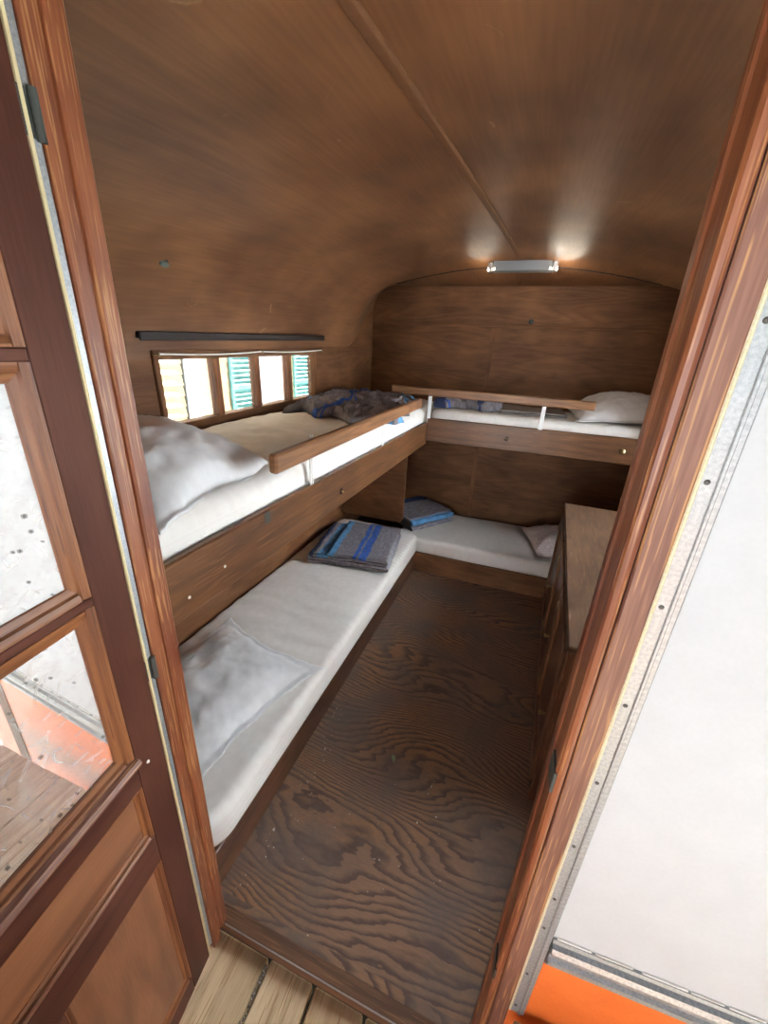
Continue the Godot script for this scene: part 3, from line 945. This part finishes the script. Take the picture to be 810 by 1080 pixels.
func bunks() -> void:
	# ---- lower bunk along the left side
	var lb := thing("lower_bunk", "low dark wooden box base of the bunk along the window side", "bunk", Vector3(0, 0, 0))
	span(lb, "front_board", M.base, Vector3(-0.648, 0, -0.46), Vector3(-0.628, 0.15, -2.6), 0.003, 2)
	span(lb, "base_board", M.base, Vector3(XL + 0.002, 0.13, -0.46), Vector3(-0.65, 0.149, -2.6), 0.002, 2)
	span(lb, "end_board", M.base, Vector3(XL + 0.002, 0, -2.6), Vector3(-0.65, 0.129, -2.58), 0.002, 0)
	var nA := noise(301, 1.0, 3)
	var dispA := func(x: float, z: float) -> float:
		# z: local, -1.05 is the foot. Elastic gathers at the foot and fine cross folds
		var g := smoothstep(-0.45, -0.75, z)
		var side := smoothstep(0.08, 0.3, absf(x))
		var foot := 0.0055 * sin(z * TAU / 0.03 + 1.5 * nA.get_noise_2d(x * 3.0, z * 3.0)) * g * (0.25 + 0.75 * side)
		var mid := 0.004 * sin(z * TAU / 0.12 + x * 4.0 + 4.0 * nA.get_noise_2d(x * 2.0, z * 2.0)) * (0.4 + 0.6 * nA.get_noise_2d(x * 4.0, z * 2.0 + 9.0))
		return foot + mid + 0.006 * nA.get_noise_2d(x * 1.5, z * 1.1) + 0.006 * (1.0 - pow(x / 0.33, 2))
	var m1 := single(mattress_mesh(0.655, 2.17, 0.125, 0.11, 0.035, 40, 420, dispA), "mattress", M.sheet, "long white sheeted mattress on the low bunk along the window side", "mattress", "mattresses on the bunks")
	m1.position = Vector3(-0.945, 0.15, -1.553)
	# ---- lower bunk across the back
	var bb := thing("lower_bunk", "low brown wooden box base of the bunk across the back wall", "bunk")
	span(bb, "front_board", M.backply, Vector3(-0.627, 0, -2.545), Vector3(0.3, 0.148, -2.565), 0.003, 0)
	span(bb, "base_board", M.base, Vector3(-1.26, 0.13, -2.66), Vector3(XR - 0.002, 0.148, ZB + 0.01), 0.002, 0)
	span(bb, "base_board", M.base, Vector3(-0.62, 0.13, -2.566), Vector3(XR - 0.002, 0.148, -2.66), 0.002, 0)
	var nB := noise(305, 1.0, 3)
	var dispB := func(x: float, z: float) -> float:
		return 0.003 * nB.get_noise_2d(x * 2.0, z * 2.0)
	var m2 := single(mattress_mesh(1.6, 0.61, 0.105, 0.05, 0.03, 60, 30, dispB), "mattress", M.sheet, "white sheeted mattress on the low bunk across the back wall", "mattress", "mattresses on the bunks")
	m2.position = Vector3(0.012, 0.148, -2.868)
	# partition at the foot of the window-side bunk
	var pn := mb()
	prism(pn, [Vector2(XL + 0.003, 0.3), Vector2(-0.79, 0.3), Vector2(-0.775, 0.33), Vector2(-0.775, 0.93), Vector2(XL + 0.003, 0.93)], Vector3(0, 0, -2.675), Vector3.RIGHT, Vector3.UP, Vector3(0, 0, -0.018))
	single(pn, "partition_panel", M.backply, "brown plywood partition standing at the foot of the low window-side bunk", "panel")

	# ---- upper bunk along the left side
	var ub := thing("upper_bunk", "wooden upper bunk along the window side with a guard rail", "bunk")
	span(ub, "front_board", M.board, Vector3(-0.652, 0.938, -0.46), Vector3(-0.63, 1.082, -2.6), 0.004, 2)
	span(ub, "base_board", M.base, Vector3(XL + 0.002, 1.0, -0.46), Vector3(-0.653, 1.02, -2.6), 0.002, 2)
	span(ub, "support_batten", M.base, Vector3(-0.68, 0.955, -0.46), Vector3(-0.653, 0.999, -2.6), 0.002, 2)
	var gr := Node3D.new()
	gr.name = "guard_rail"
	ub.add_child(gr)
	gr.position = Vector3(-0.62, 1.207, -0.868)
	gr.rotation_degrees.x = 0.9
	span(gr, "rail", M.rail, Vector3(-0.014, -0.027, -1.46), Vector3(0.014, 0.027, 0), 0.006, 2)
	for z in [-1.105, -1.775]:
		for o in [-0.006, 0.006]:
			span(ub, "strut", M.strut, Vector3(-0.641, 1.06, z + o - 0.0045), Vector3(-0.637, 1.243, z + o + 0.0045), 0.001, 1, Vector2.ZERO, "white metal strut")
	catch_(ub, Vector3(-0.63, 0.996, -1.31), Vector3(1, 0, 0))
	for p in [Vector3(-0.63, 1.0, -0.67), Vector3(-0.63, 0.982, -0.556)]:
		var ss := mb()
		lathe(ss, [Vector2(0, 0.002), Vector2(0.003, 0.0016), Vector2(0.004, 0)], p, Vector3(1, 0, 0), 10)
		build(ss, "screw", M.strut, ub)
	span(ub, "hook_plate", M.iron, Vector3(-0.631, 1.045, -0.86), Vector3(-0.6285, 1.078, -0.835), 0.001, 1, Vector2.ZERO, "small dark iron plate")
	var nC := noise(311, 1.0, 3)
	var dispC := func(x: float, z: float) -> float:
		# rises towards the wall, with long folds of the loose cover
		var up := 0.02 * smoothstep(0.1, -0.3, x) * (0.4 + 0.6 * smoothstep(0.6, -0.4, z))
		var fold := 0.014 * (1.0 - absf(nC.get_noise_2d(x * 1.2 + z * 1.6, z * 0.8 - x * 1.8)) * 2.0)
		return up + fold + 0.006 * nC.get_noise_2d(x * 2.0, z * 2.0)
	var m3 := single(mattress_mesh(0.61, 2.7, 0.14, 0.06, 0.045, 40, 160, dispC), "mattress", M.sheet, "creased white mattress on the upper bunk beside the window", "mattress", "mattresses on the bunks")
	m3.position = Vector3(-0.962, 1.02, -1.83)
	# ---- upper bunk across the back
	var ub2 := thing("upper_bunk", "wooden upper bunk across the back wall with a light guard rail", "bunk")
	span(ub2, "front_board", M.board, Vector3(-0.629, 0.962, -2.58), Vector3(0.7, 1.112, -2.602), 0.004, 0, Vector2(0.4, 0.2))
	span(ub2, "base_board", M.base, Vector3(-0.62, 1.0, -2.603), Vector3(XR - 0.002, 1.02, ZB + 0.01), 0.002, 0)
	var gr2 := Node3D.new()
	gr2.name = "guard_rail"
	ub2.add_child(gr2)
	gr2.position = Vector3(-0.275, 1.274, -2.57)
	gr2.rotation_degrees.z = -0.4
	span(gr2, "rail", M.rail, Vector3(-0.605, -0.025, -0.012), Vector3(0.605, 0.025, 0.012), 0.005, 0)
	for x in [-0.622, 0.064]:
		span(ub2, "strut", M.strut, Vector3(x - 0.012, 1.08, -2.581), Vector3(x + 0.012, 1.27, -2.5835), 0.001, 1, Vector2.ZERO, "white metal strut")
	catch_(ub2, Vector3(-0.119, 1.035, -2.58), Vector3(0, 0, 1))
	var kb := mb()
	lathe(kb, [Vector2(0.008, 0), Vector2(0.006, 0.004), Vector2(0.005, 0.03), Vector2(0.012, 0.036), Vector2(0.016, 0.044), Vector2(0.014, 0.05), Vector2(0.0, 0.053)], Vector3(0.515, 1.042, -2.58), Vector3(0, 0, 1), 16)
	build(kb, "knob", M.brass, ub2)
	var nD := noise(317, 1.0, 3)
	var dispD := func(x: float, z: float) -> float:
		return 0.004 * nD.get_noise_2d(x * 2.5, z * 2.5)
	var m4 := single(mattress_mesh(1.4, 0.585, 0.145, 0.05, 0.04, 60, 30, dispD), "mattress", M.sheet, "white mattress on the upper bunk across the back wall", "mattress", "mattresses on the bunks")
	m4.position = Vector3(0.08, 1.02, -2.9)

func catch_(parent: Node, p: Vector3, d: Vector3) -> void:
	var n := Node3D.new()
	n.name = "catch"
	parent.add_child(n, true)
	n.set_meta("label", "small brass turn catch")
	var st := mb()
	lathe(st, [Vector2(0.0, 0.003), Vector2(0.011, 0.003), Vector2(0.013, 0.0015), Vector2(0.013, 0)], p, d, 18)
	build(st, "plate", M.dark, n)
	st = mb()
	var side := d.cross(Vector3.UP)
	tube(st, [p + d * 0.005 - side * 0.009 - Vector3.UP * 0.005, p + d * 0.007 + side * 0.009 + Vector3.UP * 0.005], 0.0035, 8)
	build(st, "turn_button", M.brass, n)

func bedding() -> void:
	# pillows
	var p1 := single(pillow_mesh(0.3, 0.28, 0.085, 0.025, 0.14, 401, 0.014, 0.015), "pillow", M.pillow, "plump white pillow at the head of the upper bunk beside the window", "pillow", "pillows on the bunks")
	p1.position = Vector3(-0.95, 1.205, -0.775)
	p1.rotation_degrees = Vector3(-2, 4, -7)
	var p2 := single(pillow_mesh(0.285, 0.295, 0.055, 0.035, 0.13, 409, 0.016, 0.0), "pillow", M.pillow, "flat white pillow with a loose hem on the low window-side bunk", "pillow", "pillows on the bunks")
	p2.position = Vector3(-0.955, 0.292, -0.9)
	p2.rotation_degrees = Vector3(0, -12, 0)
	var p3 := single(pillow_mesh(0.3, 0.24, 0.13, 0.015, 0.1, 417, 0.014, 0.0), "pillow", M.pillow, "puffy bluish white pillow at the end of the upper back bunk", "pillow", "pillows on the bunks")
	p3.position = Vector3(0.52, 1.205, -2.9)
	p3.rotation_degrees = Vector3(4, 6, 3)
	var p4 := single(pillow_mesh(0.24, 0.25, 0.1, 0.012, 0.08, 425, 0.012, 0.0), "pillow", M.plaid, "small pinkish white pillow on the low back bunk beside the cabinet", "pillow", "pillows on the bunks")
	p4.position = Vector3(0.36, 0.275, -2.9)
	p4.rotation_degrees = Vector3(0, 14, 0)
	# folded blankets
	var blue := c3(72, 104, 182)
	var sky := c3(102, 156, 206)
	var navy := c3(70, 80, 116)
	# path runs bottom to top; the last layer is the top one
	var lay := [[-0.24, 0.24], [0.24, -0.22], [-0.22, 0.235], [0.235, -0.12]]
	var b1m := tmat(blanket_tex(501, [[0.868, 0.893, blue], [0.898, 0.913, blue], [0.975, 1.0, sky], [0.565, 0.6, sky], [0.54, 0.553, navy]]), 1.0, 1.0, 0.95, 0.15)
	var b1 := single(folded_mesh(zigzag(lay, 0.021, 0.008), 0.5, 0.015, 503, 0.008), "folded_blanket", b1m, "neatly folded grey wool blanket with blue stripes on the low window-side bunk", "blanket", "grey and blue blankets")
	b1.position = Vector3(-0.925, 0.288, -2.16)
	b1.rotation_degrees.y = 9
	var lay2 := [[-0.19, 0.2], [0.2, -0.19], [-0.19, 0.2], [0.2, -0.18], [-0.18, 0.19]]
	var b2m := tmat(blanket_tex(511, [[0.80, 0.86, navy], [0.0, 0.02, sky], [0.60, 0.63, sky]]), 1.0, 1.0, 0.95, 0.15)
	var b2 := single(folded_mesh(zigzag(lay2, 0.02, 0.008), 0.42, 0.015, 513, 0.007), "folded_blanket", b2m, "folded charcoal blanket with a bright blue fold on the low back bunk", "blanket", "grey and blue blankets")
	b2.position = Vector3(-0.74, 0.254, -2.95)
	b2.rotation_degrees.y = -35
	var b3m := tmat(blanket_tex(521, [[0.0, 0.05, sky], [0.30, 0.36, blue], [0.38, 0.40, blue], [0.9, 0.94, sky]]), 1.0, 1.0, 0.95, 0.15)
	var b3 := single(heap_mesh(0.28, 0.5, 0.03, 523), "crumpled_blanket", b3m, "crumpled grey and blue blanket spread on the upper bunk by the window", "blanket", "grey and blue blankets")
	b3.position = Vector3(-0.97, 1.185, -2.3)
	b3.rotation_degrees = Vector3(1.0, 10, -1)
	var b4m := tmat(blanket_tex(531, [[0.06, 0.2, navy], [0.24, 0.28, blue], [0.78, 0.84, navy]]), 1.0, 1.0, 0.95, 0.15)
	var b4 := single(heap_mesh(0.2, 0.2, 0.04, 537), "crumpled_blanket", b4m, "small blue blanket bundle in the corner of the upper back bunk", "blanket", "grey and blue blankets")
	b4.position = Vector3(-0.42, 1.168, -2.93)
	var sh := single(folded_mesh(zigzag([[-0.2, 0.2], [0.2, -0.19]], 0.013, 0.006), 0.34, 0.009, 545, 0.005), "folded_sheet", M.greysheet, "thin grey folded sheet lying flat in the middle of the upper back bunk", "sheet")
	sh.position = Vector3(-0.01, 1.168, -2.88)
	sh.rotation_degrees.y = 3

# ---------------------------------------------------------------- cabinet
func cabinet() -> void:
	var c := thing("low_cabinet", "low brown wooden cabinet with panelled doors opposite the bunks", "cabinet", Vector3(0.228, 0, -1.12))
	c.rotation_degrees.y = -2.4
	var L := 1.41
	span(c, "body", M.cabinet, Vector3(0.012, 0.0, -L + 0.002), Vector3(0.52, 0.676, -0.012), 0.002, 2)
	span(c, "worktop", M.cabtop, Vector3(-0.004, 0.677, -L), Vector3(0.525, 0.7, 0.004), 0.004, 2)
	span(c, "plinth", M.dark, Vector3(0.004, 0.0, -L + 0.004), Vector3(0.0118, 0.05, -0.016), 0.001, 2)
	# end frame facing the doorway
	span(c, "end_stile", M.cabinet, Vector3(0.0, 0.0, -0.0118), Vector3(0.05, 0.676, 0.0), 0.002, 1)
	span(c, "end_stile", M.cabinet, Vector3(0.44, 0.0, -0.0118), Vector3(0.5, 0.676, 0.0), 0.002, 1)
	span(c, "end_rail", M.cabinet, Vector3(0.05, 0.61, -0.0118), Vector3(0.44, 0.676, -0.001), 0.002, 0)
	span(c, "end_rail", M.cabinet, Vector3(0.05, 0.0, -0.0118), Vector3(0.44, 0.08, -0.001), 0.002, 0)
	span(c, "end_moulding", M.rail, Vector3(0.05, 0.08, -0.0118), Vector3(0.062, 0.61, -0.004), 0.003, 1)
	# front, left to right as one walks in: doors with stiles, rails and sunk panels
	var n := 3
	var w := (L - 0.06) / n
	for k in n:
		var z0 := -0.03 - k * w
		var z1 := z0 - w + 0.02
		var d := Node3D.new()
		d.name = "door"
		c.add_child(d, true)
		span(d, "stile", M.cabinet, Vector3(-0.008, 0.06, z0), Vector3(0.0115, 0.655, z0 - 0.055), 0.002, 1, Vector2(0.2 * k, 0.1))
		span(d, "stile", M.cabinet, Vector3(-0.008, 0.06, z1 + 0.055), Vector3(0.0115, 0.655, z1), 0.002, 1, Vector2(0.3 * k, 0.2))
		span(d, "rail", M.cabinet, Vector3(-0.008, 0.595, z0 - 0.055), Vector3(0.0115, 0.655, z1 + 0.055), 0.002, 2)
		span(d, "rail", M.cabinet, Vector3(-0.008, 0.06, z0 - 0.055), Vector3(0.0115, 0.12, z1 + 0.055), 0.002, 2)
		span(d, "panel", M.cabinet, Vector3(0.003, 0.12, z0 - 0.055), Vector3(0.0115, 0.595, z1 + 0.055), 0.001, 1, Vector2(0.5 * k, 0.3))
		for e in 2:
			var zz := z0 - 0.055 if e == 0 else z1 + 0.055
			span(d, "moulding", M.rail, Vector3(-0.005, 0.12, zz - (0.01 if e == 0 else -0.01)), Vector3(0.004, 0.595, zz), 0.003, 1)
		for y in [0.16, 0.56]:
			var st := mb()
			var zz := z1 + 0.006
			tube(st, [Vector3(-0.01, y - 0.02, zz), Vector3(-0.01, y + 0.02, zz)], 0.004, 8)
			build(st, "hinge", M.brass, d)
		var kn := mb()
		lathe(kn, [Vector2(0.006, 0), Vector2(0.004, 0.008), Vector2(0.009, 0.014), Vector2(0.008, 0.02), Vector2(0, 0.022)], Vector3(-0.008, 0.36, z0 - 0.028), Vector3(-1, 0, 0), 12)
		build(kn, "knob", M.brass, d)

# ---------------------------------------------------------------- small fittings
func fittings() -> void:
	var l := thing("ceiling_lamp", "grey strip lamp with bright metal ends under the rear ceiling", "lamp", Vector3(-0.2, 2.0, -2.85))
	var st := mb()
	prism(st, [Vector2(-0.035, 0.03), Vector2(-0.03, -0.018), Vector2(-0.02, -0.026), Vector2(0.02, -0.026), Vector2(0.03, -0.018), Vector2(0.035, 0.03)], Vector3(-0.165, 0, 0), Vector3(0, 0, 1), Vector3(0, 1, 0), Vector3(0.33, 0, 0))
	build(st, "cover", M.lampgrey, l)
	span(l, "end_cap", M.chrome, Vector3(-0.2, -0.028, -0.036), Vector3(-0.1655, 0.03, 0.036), 0.008, 0)
	span(l, "end_cap", M.chrome, Vector3(0.1655, -0.028, -0.036), Vector3(0.2, 0.03, 0.036), 0.008, 0)
	for q in [[-0.158, 0.007], [0.158, 0.015]]:
		var tb := mb()
		tube(tb, [Vector3(q[0] - 0.006, -0.012, 0.037), Vector3(q[0] + 0.006, -0.012, 0.037)], 0.008, 10)
		build(tb, "glow_tube", M.glow, l, "small lit end of the lamp tube")
		var om := OmniLight3D.new()
		om.name = "lamp_light"
		om.light_color = Color(1.0, 0.95, 0.86)
		om.light_energy = q[1]
		om.light_size = 0.1
		om.omni_range = 8.0
		om.omni_attenuation = 2.0
		om.shadow_enabled = true
		l.add_child(om, true)
		om.position = Vector3(q[0] + signf(q[0]) * 0.06, -0.03, 0.05)
	var k := mb()
	lathe(k, [Vector2(0.01, 0), Vector2(0.007, 0.006), Vector2(0.006, 0.014), Vector2(0.014, 0.02), Vector2(0.016, 0.028), Vector2(0.012, 0.034), Vector2(0, 0.036)], Vector3(-0.11, 1.735, ZB + 0.001), Vector3(0, 0, 1), 16)
	single(k, "knob", M.iron, "small dark round knob above the batten of the back wall", "knob")
	# oval clip on the curved side of the ceiling
	var cl := thing("wall_clip", "small grey oval clip on the curved ceiling above the window", "clip", Vector3(-1.158, 1.722, -1.117))
	cl.rotation_degrees = Vector3(0, 0, -42)
	var s1 := mb()
	var pts := []
	for q in 16:
		var t := TAU * q / 16.0
		pts.append(Vector2(0.009 * cos(t), 0.016 * sin(t)))
	prism(s1, pts, Vector3(-0.003, 0, 0), Vector3(0, 1, 0), Vector3(0, 0, 1), Vector3(0.012, 0, 0))
	build(s1, "body", M.plug, cl)
	var s2 := mb()
	lathe(s2, [Vector2(0.014, -0.004), Vector2(0.014, 0.001), Vector2(0.009, 0.002)], Vector3(0, 0, -0.004), Vector3(1, 0, 0), 14)
	build(s2, "collar", M.dark, cl)
	# leaf and flecks lying on the floor
	var lf := mb()
	lf.set_smooth_group(1)
	var lv := [Vector3(0, 0.001, -0.017), Vector3(0.009, 0.004, -0.004), Vector3(0.006, 0.005, 0.008), Vector3(0, 0.002, 0.017), Vector3(-0.007, 0.006, 0.006), Vector3(-0.008, 0.005, -0.006)]
	for q in range(1, 5):
		for up in 2:
			var o := Vector3.UP * (0.0006 if up == 0 else 0.0)
			var tri := [lv[0] + o, lv[q] + o, lv[q + 1] + o]
			if up == 1: tri.reverse()
			for p in tri: vtx(lf, p, Vector2(p.x, p.z))
	var leaf := single(lf, "dry_leaf", M.leaf, "small pale green leaf lying on the plywood floor", "leaf")
	leaf.position = Vector3(-0.28, 0.0, -1.08)
	leaf.rotation_degrees.y = 25
	var ch := mb()
	var rng := RandomNumberGenerator.new()
	rng.seed = 77
	var spots := [Vector2(-0.549, -1.014), Vector2(-0.112, -1.028), Vector2(-0.128, -0.889), Vector2(-0.071, -0.931), Vector2(-0.569, -0.69)]
	for q in 85:
		var near := rng.randf() < 0.6
		spots.append(Vector2(rng.randf_range(-0.6, -0.5) if near else rng.randf_range(-0.55, 0.12), rng.randf_range(-1.3, -0.5)))
	for q in spots.size():
		var big: bool = q < 5
		var sz := rng.randf_range(0.0045, 0.007) if big else rng.randf_range(0.0012, 0.0032)
		bx(ch, Vector3(spots[q].x, 0.0012, spots[q].y), Vector3(sz, 0.002, sz * rng.randf_range(0.5, 1.2)), 0.0004)
	var cho := single(ch, "paint_flecks", M.chip, "scattered pale flecks of dirt on the plywood floor", "flecks")
	cho.set_meta("kind", "stuff")

# ---------------------------------------------------------------- outside
func outside() -> void:
	var g := struct("ground", "dark trodden ground outside the caravan", "ground")
	span(g, "earth_surface", M.ground, Vector3(-30, -0.6, -30), Vector3(30, -0.55, 30), 0.0, 0)
	# boards in front of the doorway, running towards the door
	var dk := struct("deck", "weathered pale wooden boards in front of the doorway", "deck")
	var xs := [-1.35, -1.21, -1.06, -0.91, -0.765, -0.62, -0.42, -0.283, -0.138, 0.005, 0.15, 0.295, 0.44, 0.585, 0.73, 0.875]
	for k in xs.size() - 1:
		var gap := 0.008
		span(dk, "plank", M.deck, Vector3(xs[k] + gap, -0.1, -0.446), Vector3(xs[k + 1] - 0.001, -0.06 - 0.002 * (k % 3), 1.4), 0.004, 2, Vector2(0.37 * k, 0.11 * k))
	for z in [-0.3, 0.45, 1.2]:
		span(dk, "joist", M.deck, Vector3(-1.33, -0.2, z - 0.03), Vector3(0.87, -0.104, z + 0.03), 0.003, 0)
	# grit caught in one joint
	var gv := mb()
	var rng := RandomNumberGenerator.new()
	rng.seed = 9
	for k in 150:
		var z := rng.randf_range(-0.43, -0.1)
		var s := rng.randf_range(0.003, 0.007)
		bx(gv, Vector3(-0.4165 + rng.randf_range(-0.004, 0.004), -0.062 + rng.randf_range(-0.003, 0.003), z), Vector3(s, s * 0.8, s * rng.randf_range(0.7, 1.3)), s * 0.3)
	var go := single(gv, "grit", M.gravel, "grit and small stones caught in a joint between the weathered boards", "grit")
	go.set_meta("kind", "stuff")
	# plank seats against the front on both sides of the door
	var lbl := ["weathered plank seat below the orange band seen through the door pane", "weathered plank seat below the orange band beside the worn door post"]
	for sd in 2:
		var b := thing("plank_bench", lbl[sd], "bench", Vector3(-1.32, 0, 0) if sd == 0 else Vector3(0.15, 0, 0), "plank benches on the porch")
		var nb := 4
		var wd := 0.66 if sd == 0 else 0.72
		for k in nb:
			var x0 := wd * k / nb
			span(b, "plank", M.deck, Vector3(x0 + 0.002, 0.395, -0.395), Vector3(x0 + wd / nb - 0.002, 0.43 - 0.001 * (k % 2), -0.19), 0.003, 2, Vector2(0.41 * k, 0.13 * k))
		for z in [-0.36, -0.22]:
			span(b, "bearer", M.deck, Vector3(0.02, 0.34, z - 0.02), Vector3(wd - 0.02, 0.395, z + 0.02), 0.003, 0)
			for x in [0.05, wd - 0.09]:
				span(b, "leg", M.deck, Vector3(x, -0.06, z - 0.02), Vector3(x + 0.04, 0.34, z + 0.02), 0.003, 1)
	# white house added out of view to throw sunlight in through the cabinet window
	var cb := thing("added_white_house", "added plain white two storey house reflecting sun in through the cabinet window", "house", Vector3(3.3, 0, -1.9))
	cb.rotation_degrees.y = -45.0
	span(cb, "wall", M.trimwhite, Vector3(0, -0.55, -4.5), Vector3(2.5, 5.6, 1.0), 0.01, 2)
	span(cb, "roof", M.iron, Vector3(-0.12, 5.6, -4.7), Vector3(2.7, 5.75, 1.2), 0.01, 2)
	span(cb, "skirting", M.screen, Vector3(-0.02, -0.55, -4.5), Vector3(0.0, -0.2, 1.0), 0.002, 2)
	# white shed added out of view to bounce sun deep through the doorway
	var wh := thing("added_white_shed", "added white shed reflecting sun into the doorway from across the path", "shed", Vector3(0, 0, 8.0))
	span(wh, "wall", M.shed, Vector3(-1.9, -0.55, 0), Vector3(1.2, 2.3, 2.5), 0.01, 0)
	span(wh, "roof", M.iron, Vector3(-2.05, 2.3, -0.12), Vector3(1.35, 2.42, 2.6), 0.01, 0)
	# low board fence added out of view to block light from the sunlit ground
	var fe := thing("added_board_fence", "added low brown board fence blocking ground light opposite the doorway", "fence", Vector3(0, 0, 2.3))
	for k in 40:
		span(fe, "board", M.base, Vector3(-2.8 + 0.145 * k, -0.55, 0), Vector3(-2.8 + 0.145 * k + 0.135, 0.5 + 0.012 * (k % 2), 0.022), 0.002, 1, Vector2(0.3 * k, 0.17 * k))
	for y in [-0.3, 0.3]:
		span(fe, "rail", M.base, Vector3(-2.8, y, 0.022), Vector3(3.0, y + 0.07, 0.06), 0.003, 0)
	for k in 8:
		span(fe, "post", M.base, Vector3(-2.8 + 0.82 * k, -0.6, 0.0605), Vector3(-2.72 + 0.82 * k, 0.46, 0.13), 0.003, 1)
	# neighbouring house seen through the side window
	var X := -3.4
	var h := thing("neighbour_house", "cream clapboard house wall with green shutters outside the window", "house", Vector3(X, 0, 0))
	span(h, "wall", M.siding, Vector3(-1.5, -0.55, -9.0), Vector3(-0.03, 4.6, -1.3), 0.002, 2)
	var pitch := 0.105
	var y := -0.5
	while y < 2.6:
		for seg in [[-9.0, -5.82], [-5.28, -5.2], [-3.99, -3.545], [-3.322, -1.3]]:
			var st := mb()
			prism(st, [Vector2(-0.03, 0), Vector2(0.012, 0), Vector2(0.014, 0.006), Vector2(-0.006, pitch + 0.004), Vector2(-0.03, pitch + 0.004)], Vector3(0, y, seg[0]), Vector3.RIGHT, Vector3.UP, Vector3(0, 0, seg[1] - seg[0]))
			build(st, "clapboard", M.siding, h)
		y += pitch
	span(h, "corner_board", M.trimwhite, Vector3(-0.028, -0.5, -3.545), Vector3(0.02, 2.6, -3.345), 0.003, 1)
	span(h, "downpipe", M.iron, Vector3(-0.02, -0.5, -3.34), Vector3(0.016, 2.6, -3.325), 0.004, 1)
	for s in [[-4.42, -3.995], [-5.81, -5.36]]:
		var sh := Node3D.new()
		sh.name = "shutter"
		h.add_child(sh, true)
		sh.set_meta("label", "green louvred shutter")
		span(sh, "stile", M.shutter, Vector3(0.02, 0.3, s[0]), Vector3(0.05, 2.0, s[0] + 0.05), 0.003, 1)
		span(sh, "stile", M.shutter, Vector3(0.02, 0.3, s[1] - 0.05), Vector3(0.05, 2.0, s[1]), 0.003, 1)
		span(sh, "backing", M.shutter, Vector3(0.018, 0.3, s[0] + 0.04), Vector3(0.0235, 2.0, s[1] - 0.04), 0.001, 1)
		for ry in [0.3, 0.98, 1.94]:
			span(sh, "rail", M.shutter, Vector3(0.02, ry, s[0] + 0.05), Vector3(0.05, ry + 0.06, s[1] - 0.05), 0.003, 2)
		var yy := 0.37
		while yy < 1.93:
			var st := mb()
			prism(st, [Vector2(0.024, 0.0), Vector2(0.046, -0.03), Vector2(0.049, -0.026), Vector2(0.027, 0.004)], Vector3(0, yy + 0.03, s[0] + 0.048), Vector3.RIGHT, Vector3.UP, Vector3(0, 0, s[1] - s[0] - 0.096))
			build(st, "slat", M.shutter, sh)
			yy += 0.055
	var wn := Node3D.new()
	wn.name = "window"
	h.add_child(wn)
	span(wn, "frame", M.trimwhite, Vector3(-0.028, 0.25, -5.21), Vector3(0.03, 2.05, -5.08), 0.003, 1)
	span(wn, "frame", M.trimwhite, Vector3(-0.028, 0.25, -4.53), Vector3(0.03, 2.05, -4.43), 0.003, 1)
	span(wn, "screen", M.screen, Vector3(-0.028, 0.25, -5.08), Vector3(0.0, 2.05, -4.53), 0.002, 1)

# ---------------------------------------------------------------- scene
func _ready() -> void:
	var cam := Camera3D.new()
	cam.name = "camera"
	add_child(cam)
	var bs := Basis(Vector3(0.93733928, 0.04858617, -0.3450137), Vector3(-0.17119998, 0.92667085, -0.33462172), Vector3(0.30345615, 0.37272043, 0.87692294))
	cam.transform = Transform3D(bs.orthonormalized(), Vector3(0, 1.5, 0))
	cam.fov = rad_to_deg(2.0 * atan(540.0 / 421.92))
	cam.near = 0.02
	cam.current = true

	var we := WorldEnvironment.new()
	we.name = "environment"
	var env := Environment.new()
	env.background_mode = Environment.BG_SKY
	var sky := Sky.new()
	var sm := ProceduralSkyMaterial.new()
	sm.sky_top_color = Color(0.80, 0.86, 0.93)
	sm.sky_horizon_color = Color(0.95, 0.95, 0.94)
	sm.ground_bottom_color = Color(0.40, 0.39, 0.36)
	sm.ground_horizon_color = Color(0.55, 0.54, 0.50)
	sm.sky_energy_multiplier = 0.26
	sky.sky_material = sm
	env.sky = sky
	env.ambient_light_source = Environment.AMBIENT_SOURCE_SKY
	env.tonemap_mode = Environment.TONE_MAPPER_LINEAR
	env.tonemap_exposure = 3.9
	env.sdfgi_enabled = true
	env.ssao_enabled = true
	env.ssil_enabled = true
	we.environment = env
	add_child(we)

	# afternoon sun from behind the caravan: the door front lies in shade, while the added white house
	# beyond the cabinet window and the added shed across the path are lit and throw light in
	var sun := DirectionalLight3D.new()
	sun.name = "sun"
	sun.light_color = Color(0.94, 0.97, 1.0)
	sun.light_energy = 16.0
	sun.light_angular_distance = 1.0
	sun.shadow_enabled = true
	add_child(sun)
	sun.look_at_from_position(Vector3(0.07, 0.6, -0.75), Vector3.ZERO)

	materials()
	floor_and_walls()
	ceiling()
	window_left()
	door()
	outside()
	bunks()
	cabinet()
	bedding()
	fittings()
